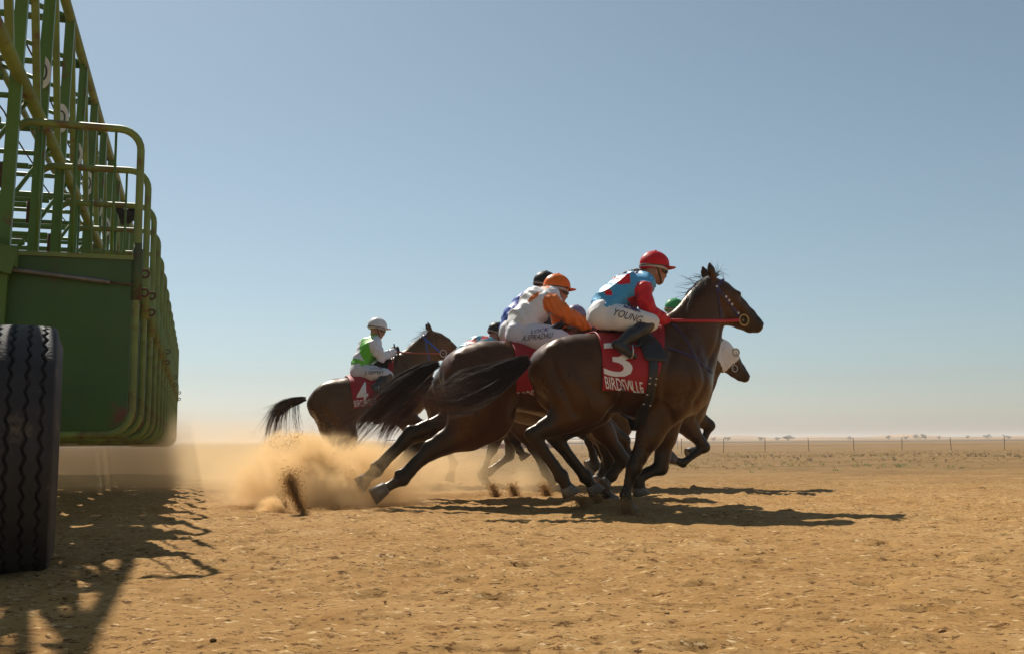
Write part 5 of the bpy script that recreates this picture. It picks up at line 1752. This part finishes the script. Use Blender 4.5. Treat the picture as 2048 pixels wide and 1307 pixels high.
# ---- sixth: white hooded horse, green capped rider
F6, dz6 = frame_at(10.45, 1165, 772)
L6 = dict(
    hn=LG(F6, -.15, (1240, 850), (1197, 888), (1216, 934), (1202, 956)),
    hf=LG(F6, .14, (1235, 848), (1180, 880), (1192, 930), (1176, 946)),
    fn=LG(F6, -.13, (1362, 836), (1410, 893), (1366, 926), (1338, 914)),
    ff=LG(F6, .13, (1380, 828), (1420, 850), (1404, 893), (1374, 906)))
tail6 = tail_px(F6, [(1188, 774, 6), (1165, 790, 9), (1140, 812, 12), (1118, 840, 10)], 0)
H6 = make_horse(F6, 'dark racehorse in white hood beyond the leader, forelegs folded', (.056, .027, .012), BLACK, L6, tail6, (.014, .01, .008),
                neck_rot=-.22, head_rot=.03, dz=dz6, seed=51, h=.0165, mane=(150, .10, .6))
me6 = H6['o'].data
hv = H6['v']; hq = np.zeros(len(me6.polygons) * 4, np.int32); me6.loops.foreach_get('vertex_index', hq); hq = hq.reshape(-1, 4)
hst = H6['hd'](T['head']); ax0 = hst[0][[0, 2]]; ax1 = hst[-1][[0, 2]]; ad = (ax1 - ax0) / np.linalg.norm(ax1 - ax0); al = np.linalg.norm(ax1 - ax0)
rel = hv[:, [0, 2]] - ax0; tp = rel @ ad / al; pp = np.abs(rel @ np.array([-ad[1], ad[0]]))
selv = (tp > -.02) & (tp < .58) & (pp < .20) & (np.abs(hv[:, 1]) < .13)
selv &= ~((tp < .08) & (rel @ np.array([-ad[1], ad[0]]) > .085))
fq = hq[selv[hq].all(1)]
used = np.unique(fq); remap = -np.ones(len(hv), int); remap[used] = np.arange(len(used))
nn6 = vnormals(hv, hq)
hood = make_mesh('race_hood', hv[used] + nn6[used] * .007, remap[fq], mat('hood_white', (.70, .69, .70), rough=.75, bump=.3, bscale=60), None, True)
hood.modifiers.new('shell', 'SOLIDIFY').thickness = .006
F6.place(hood); tag(hood, 'white cloth hood over the head of the dark racehorse', 'horse hood')
ey6 = H6['hd'](T['eye'])[0]
for s_ in (-1, 1):
    hh = H6['bvh'].ray_cast(Vector((ey6[0] - .01, s_ * .3, ey6[2])), Vector((0, -s_, 0)))
    if hh[0] is not None:
        c_ = np.array(hh[0]); an = np.linspace(0, 2 * math.pi, 19)[:-1]
        mb = MB(); mb.tube([c_ + np.array([.042 * math.cos(q), s_ * .012, .042 * math.sin(q)]) for q in an], .010, 6, closed=True); mb.build('eye_cup', mat('eye_cup', (.42, .36, .22), rough=.6), hood, True)
bridle(H6, 'dark bridle with metal ring on the white hooded horse', leather, (1468, 736), [(1443, 694), (1450, 708), (1458, 724), (1464, 732)], None, None, None, None, None, None, ringm=steel, ringr=.036)
R6, hc6 = reuse(F6, (1350, 616))
R6 = shift(R6, (-.02, 0, -.03))
make_rider(F6, R6, 'rider in shiny green cap mostly hidden behind the leading horse', hc6, -.15, (.03, .30, .09), fnk((.60, .16, .04), (.55, .10, .03)), (.6, .6, .6), seed=14, h=.014)
o_, _ = cloth(H6, 'red saddle cloth on the white hooded horse', ((1265, 750), (1280, 800)), ((1352, 750), (1340, 800)), 110)

# ---- seventh: buried in the middle of the pack
F7, dz7 = frame_at(11.15, 984, 782)
L7 = dict(
    hn=LG(F7, -.15, (1052, 850), (1068, 895), (1092, 945), (1108, 966)),
    hf=LG(F7, .14, (1040, 850), (1030, 880), (1040, 900), (1050, 915)),
    fn=LG(F7, -.13, (1150, 838), (1192, 890), (1226, 930), (1240, 940)),
    ff=LG(F7, .13, (1160, 838), (1200, 885), (1185, 925), (1172, 930)))
tail7 = tail_px(F7, [(982, 784, 6), (1000, 800, 8), (1020, 830, 10), (1030, 850, 8)], 0)
H7 = make_horse(F7, 'brown racehorse buried in the pack between the leaders', (.06, .028, .012), np.array((.02, .012, .008)), L7, tail7, (.03, .016, .01),
                neck_rot=-.5, head_rot=-.1, dz=dz7, seed=61, h=.02, mane=(60, .08, .4))
R7, hc7 = reuse(F7, (1152, 628))
make_rider(F7, R7, 'rider in white and purple cap just visible past the orange sleeve', hc7, -.2, (.22, .18, .30), fnk((.015, .013, .02), (.02, .015, .03)), (.6, .6, .6), seed=17, h=.014)
# ------------------------------------------------------------------ dust and flying sand
def dust_mat(name, amp, scale, lo, hi, colr=(.86, .60, .32), seed=0.0, det=4, rgh=.55):
    m = bpy.data.materials.new(name); m.use_nodes = True
    nt = m.node_tree; N = nt.nodes; L = nt.links; N.clear()
    out = N.new("ShaderNodeOutputMaterial"); pv = N.new("ShaderNodeVolumePrincipled")
    pv.inputs["Color"].default_value = (*colr, 1); pv.inputs["Anisotropy"].default_value = .35
    tc = N.new("ShaderNodeTexCoord"); geo = N.new("ShaderNodeNewGeometry")
    ln = N.new("ShaderNodeVectorMath"); ln.operation = 'LENGTH'; L.new(tc.outputs["Object"], ln.inputs[0])
    fo = N.new("ShaderNodeMapRange"); fo.interpolation_type = 'SMOOTHSTEP'; fo.inputs[1].default_value = 1.0; fo.inputs[2].default_value = .25; L.new(ln.outputs["Value"], fo.inputs[0])
    mp = N.new("ShaderNodeMapping"); mp.inputs["Location"].default_value = (seed, seed * .7, seed * 1.3); L.new(geo.outputs["Position"], mp.inputs[0])
    n = N.new("ShaderNodeTexNoise"); n.inputs["Scale"].default_value = scale; n.inputs["Detail"].default_value = det; n.inputs["Roughness"].default_value = rgh; n.inputs["Distortion"].default_value = .6
    L.new(mp.outputs[0], n.inputs["Vector"])
    mr = N.new("ShaderNodeMapRange"); mr.inputs[1].default_value = lo; mr.inputs[2].default_value = hi; L.new(n.outputs[0], mr.inputs[0])
    mu = N.new("ShaderNodeMath"); mu.operation = 'MULTIPLY'; L.new(fo.outputs[0], mu.inputs[0]); L.new(mr.outputs[0], mu.inputs[1])
    m2 = N.new("ShaderNodeMath"); m2.operation = 'MULTIPLY'; L.new(mu.outputs[0], m2.inputs[0]); m2.inputs[1].default_value = amp
    L.new(m2.outputs[0], pv.inputs["Density"]); L.new(pv.outputs[0], out.inputs["Volume"])
    return m
def cloud(c, r, m, label):
    n, k = 24, 14
    V = []; Fc = []
    for i in range(k + 1):
        th = math.pi * i / k
        for j in range(n):
            ph = 2 * math.pi * j / n; V.append((math.sin(th) * math.cos(ph), math.sin(th) * math.sin(ph), math.cos(th)))
    for i in range(k):
        for j in range(n):
            j2 = (j + 1) % n; Fc.append((i * n + j, (i + 1) * n + j, (i + 1) * n + j2, i * n + j2))
    o = make_mesh('dust_cloud', V, Fc, m, None, True)
    o.location = c; o.scale = r; o.rotation_euler = (0, 0, HEAD)
    tag(o, label, 'dust', kind='stuff'); return o
def wp(px, py, Y):
    d = ray(px, py); return CAM + d * (Y / d[1])
DC = (.95, .72, .42)
cloud(wp(650, 974, 8.9), (1.12, .95, .52), dust_mat('dust_plume', 7.5, 2.2, .34, .68, DC, seed=3.1), 'billowing sand plume thrown up behind the galloping hind hooves')
cloud(wp(330, 955, 13.5), (3.6, 3.6, 1.0), dust_mat('dust_gate', .85, .9, .22, .75, DC, seed=8.3), 'thin drifting dust hanging under and beside the starting gate')
cloud(wp(860, 960, 10.6), (2.2, 1.1, .44), dust_mat('dust_low', 2.8, 1.7, .36, .72, DC, seed=1.7), 'low veil of dust around the legs of the rear runners')
cloud(wp(592, 905, 9.5), (.42, .45, .26), dust_mat('dust_puff', 45.0, 7.0, .47, .60, (.94, .70, .38), seed=5.9, det=9, rgh=.66), 'dense puff of kicked up sand below the trailing horse tail')
cloud(wp(650, 962, 8.8), (.90, .6, .50), dust_mat('dust_burst', 40.0, 4.6, .50, .62, (.94, .70, .38), seed=4.4, det=9, rgh=.66), 'ragged burst of sand in the middle of the dust plume')
cloud(wp(552, 1016, 7.9), (.18, .20, .12), dust_mat('dust_lump', 40.0, 9.0, .42, .60, (.94, .68, .36), seed=7.4, det=9, rgh=.66), 'small rounded lump of sand at the foot of the dust plume')
cloud(wp(745, 1008, 8.6), (.62, .5, .18), dust_mat('dust_hoof', 8.0, 4.0, .36, .7, DC, seed=2.2), 'sand burst around the hind hooves of the reddish bay')

FS = {}
def grains(streaks, n, name, label, seed, size=(.0014, .0055)):
    """streaks: list of (points px, Y, width m, weight)"""
    r_ = np.random.default_rng(seed)
    tot = sum(s_[3] for s_ in streaks); P = []
    for pts, Y, w, wt in streaks:
        k = int(n * wt / tot)
        C = spline(np.array([wp(*q, Y) for q in pts]), 60)
        t = r_.random(k) ** .8
        c = np.stack([np.interp(t * 59, np.arange(60), C[:, q]) for q in range(3)], 1)
        sp = w * (.35 + .65 * t)[:, None] * np.abs(r_.normal(0, 1, (k, 1)))
        d = r_.normal(0, 1, (k, 3)); d /= np.linalg.norm(d, axis=1)[:, None]
        P.append(c + d * sp)
    P = np.concatenate(P); P = P[P[:, 2] > .003]
    s_ = size[0] * (size[1] / size[0]) ** (r_.random(len(P)) ** 2.5)
    tet = np.array([(1, 1, 1), (1, -1, -1), (-1, 1, -1), (-1, -1, 1)]) * .75
    q = r_.normal(0, 1, (len(P), 4, 3)) * .35 + tet[None]
    V = (P[:, None, :] + q * s_[:, None, None]).reshape(-1, 3)
    b = np.arange(len(P))[:, None] * 4
    Fc = np.concatenate([b + np.array(t_) for t_ in ((0, 1, 2), (0, 3, 1), (0, 2, 3), (1, 3, 2))]).reshape(-1, 3)
    o = make_mesh(name, V, Fc, mat('flying_sand', (.50, .32, .13), rough=.95, var=.25, vscale=4), None, False)
    if 'tl' not in FS:
        FS['tl'] = 1; nt = MATS['flying_sand'].node_tree; b_ = nt.nodes["Principled BSDF"]; tr_ = nt.nodes.new("ShaderNodeBsdfTranslucent"); ms = nt.nodes.new("ShaderNodeMixShader")
        tr_.inputs[0].default_value = (.75, .52, .25, 1); ms.inputs[0].default_value = .5
        nt.links.new(b_.outputs[0], ms.inputs[1]); nt.links.new(tr_.outputs[0], ms.inputs[2]); nt.links.new(ms.outputs[0], nt.nodes["Material Output"].inputs[0])
    tag(o, label, 'sand', kind='stuff'); return o
grains([([(614, 1037), (598, 1005), (586, 975), (578, 950)], 7.6, .055, 3.0), ([(650, 1036), (622, 1034), (604, 1028)], 7.5, .03, .6), ([(546, 1028), (558, 1014), (572, 1004)], 7.9, .07, .8)], 13000, 'sand_spray', 'dark column of sand flung up from a hoof strike', 1)
grains([([(690, 955), (650, 930), (610, 905), (570, 888)], 9.0, .20, 3), ([(670, 1000), (640, 960), (600, 925)], 8.8, .22, 2), ([(760, 985), (720, 975), (690, 955)], 8.7, .14, 1.2)], 15000, 'sand_spray', 'loose sand grains scattering through the dust plume', 2)
for i, (px, py, wd) in enumerate(((1028, 985, .05), (990, 985, .035), (1092, 985, .045), (1165, 1010, .05), (1255, 1022, .04), (1195, 1000, .03))):
    Y = ground_pt(px, py + 8)[1]
    grains([([(px + 6, py + 8), (px, py - 2), (px - 6, py - 14)], Y, wd * 1.7, 1)], 3600, 'sand_kick', ['small clump of sand kicked up behind the folded foreleg', 'little tuft of sand beside the planted pale foreleg', 'clump of sand kicked up beside the dark hind hoof', 'sand spurting from under the hind hooves of the leader', 'sand puffing round the planted forefoot of the leader', 'sand spray between the hooves of the leading pair'][i], 30 + i)

# ------------------------------------------------------------------ thin desert haze
hz = MB(); hz.box((0, 700, 1.9), (1500, 900, 3.1)); hzo = hz.build('haze', None, None)
hm_ = bpy.data.materials.new('haze_air'); hm_.use_nodes = True; nt = hm_.node_tree; nt.nodes.clear()
ho = nt.nodes.new("ShaderNodeOutputMaterial"); hv_ = nt.nodes.new("ShaderNodeVolumePrincipled")
hv_.inputs["Color"].default_value = (.93, .92, .90, 1); hv_.inputs["Density"].default_value = .0007; hv_.inputs["Anisotropy"].default_value = .2
nt.links.new(hv_.outputs[0], ho.inputs["Volume"]); hzo.data.materials.append(hm_)
tag(hzo, 'thin pale haze over the whole plain', 'haze', kind='stuff')
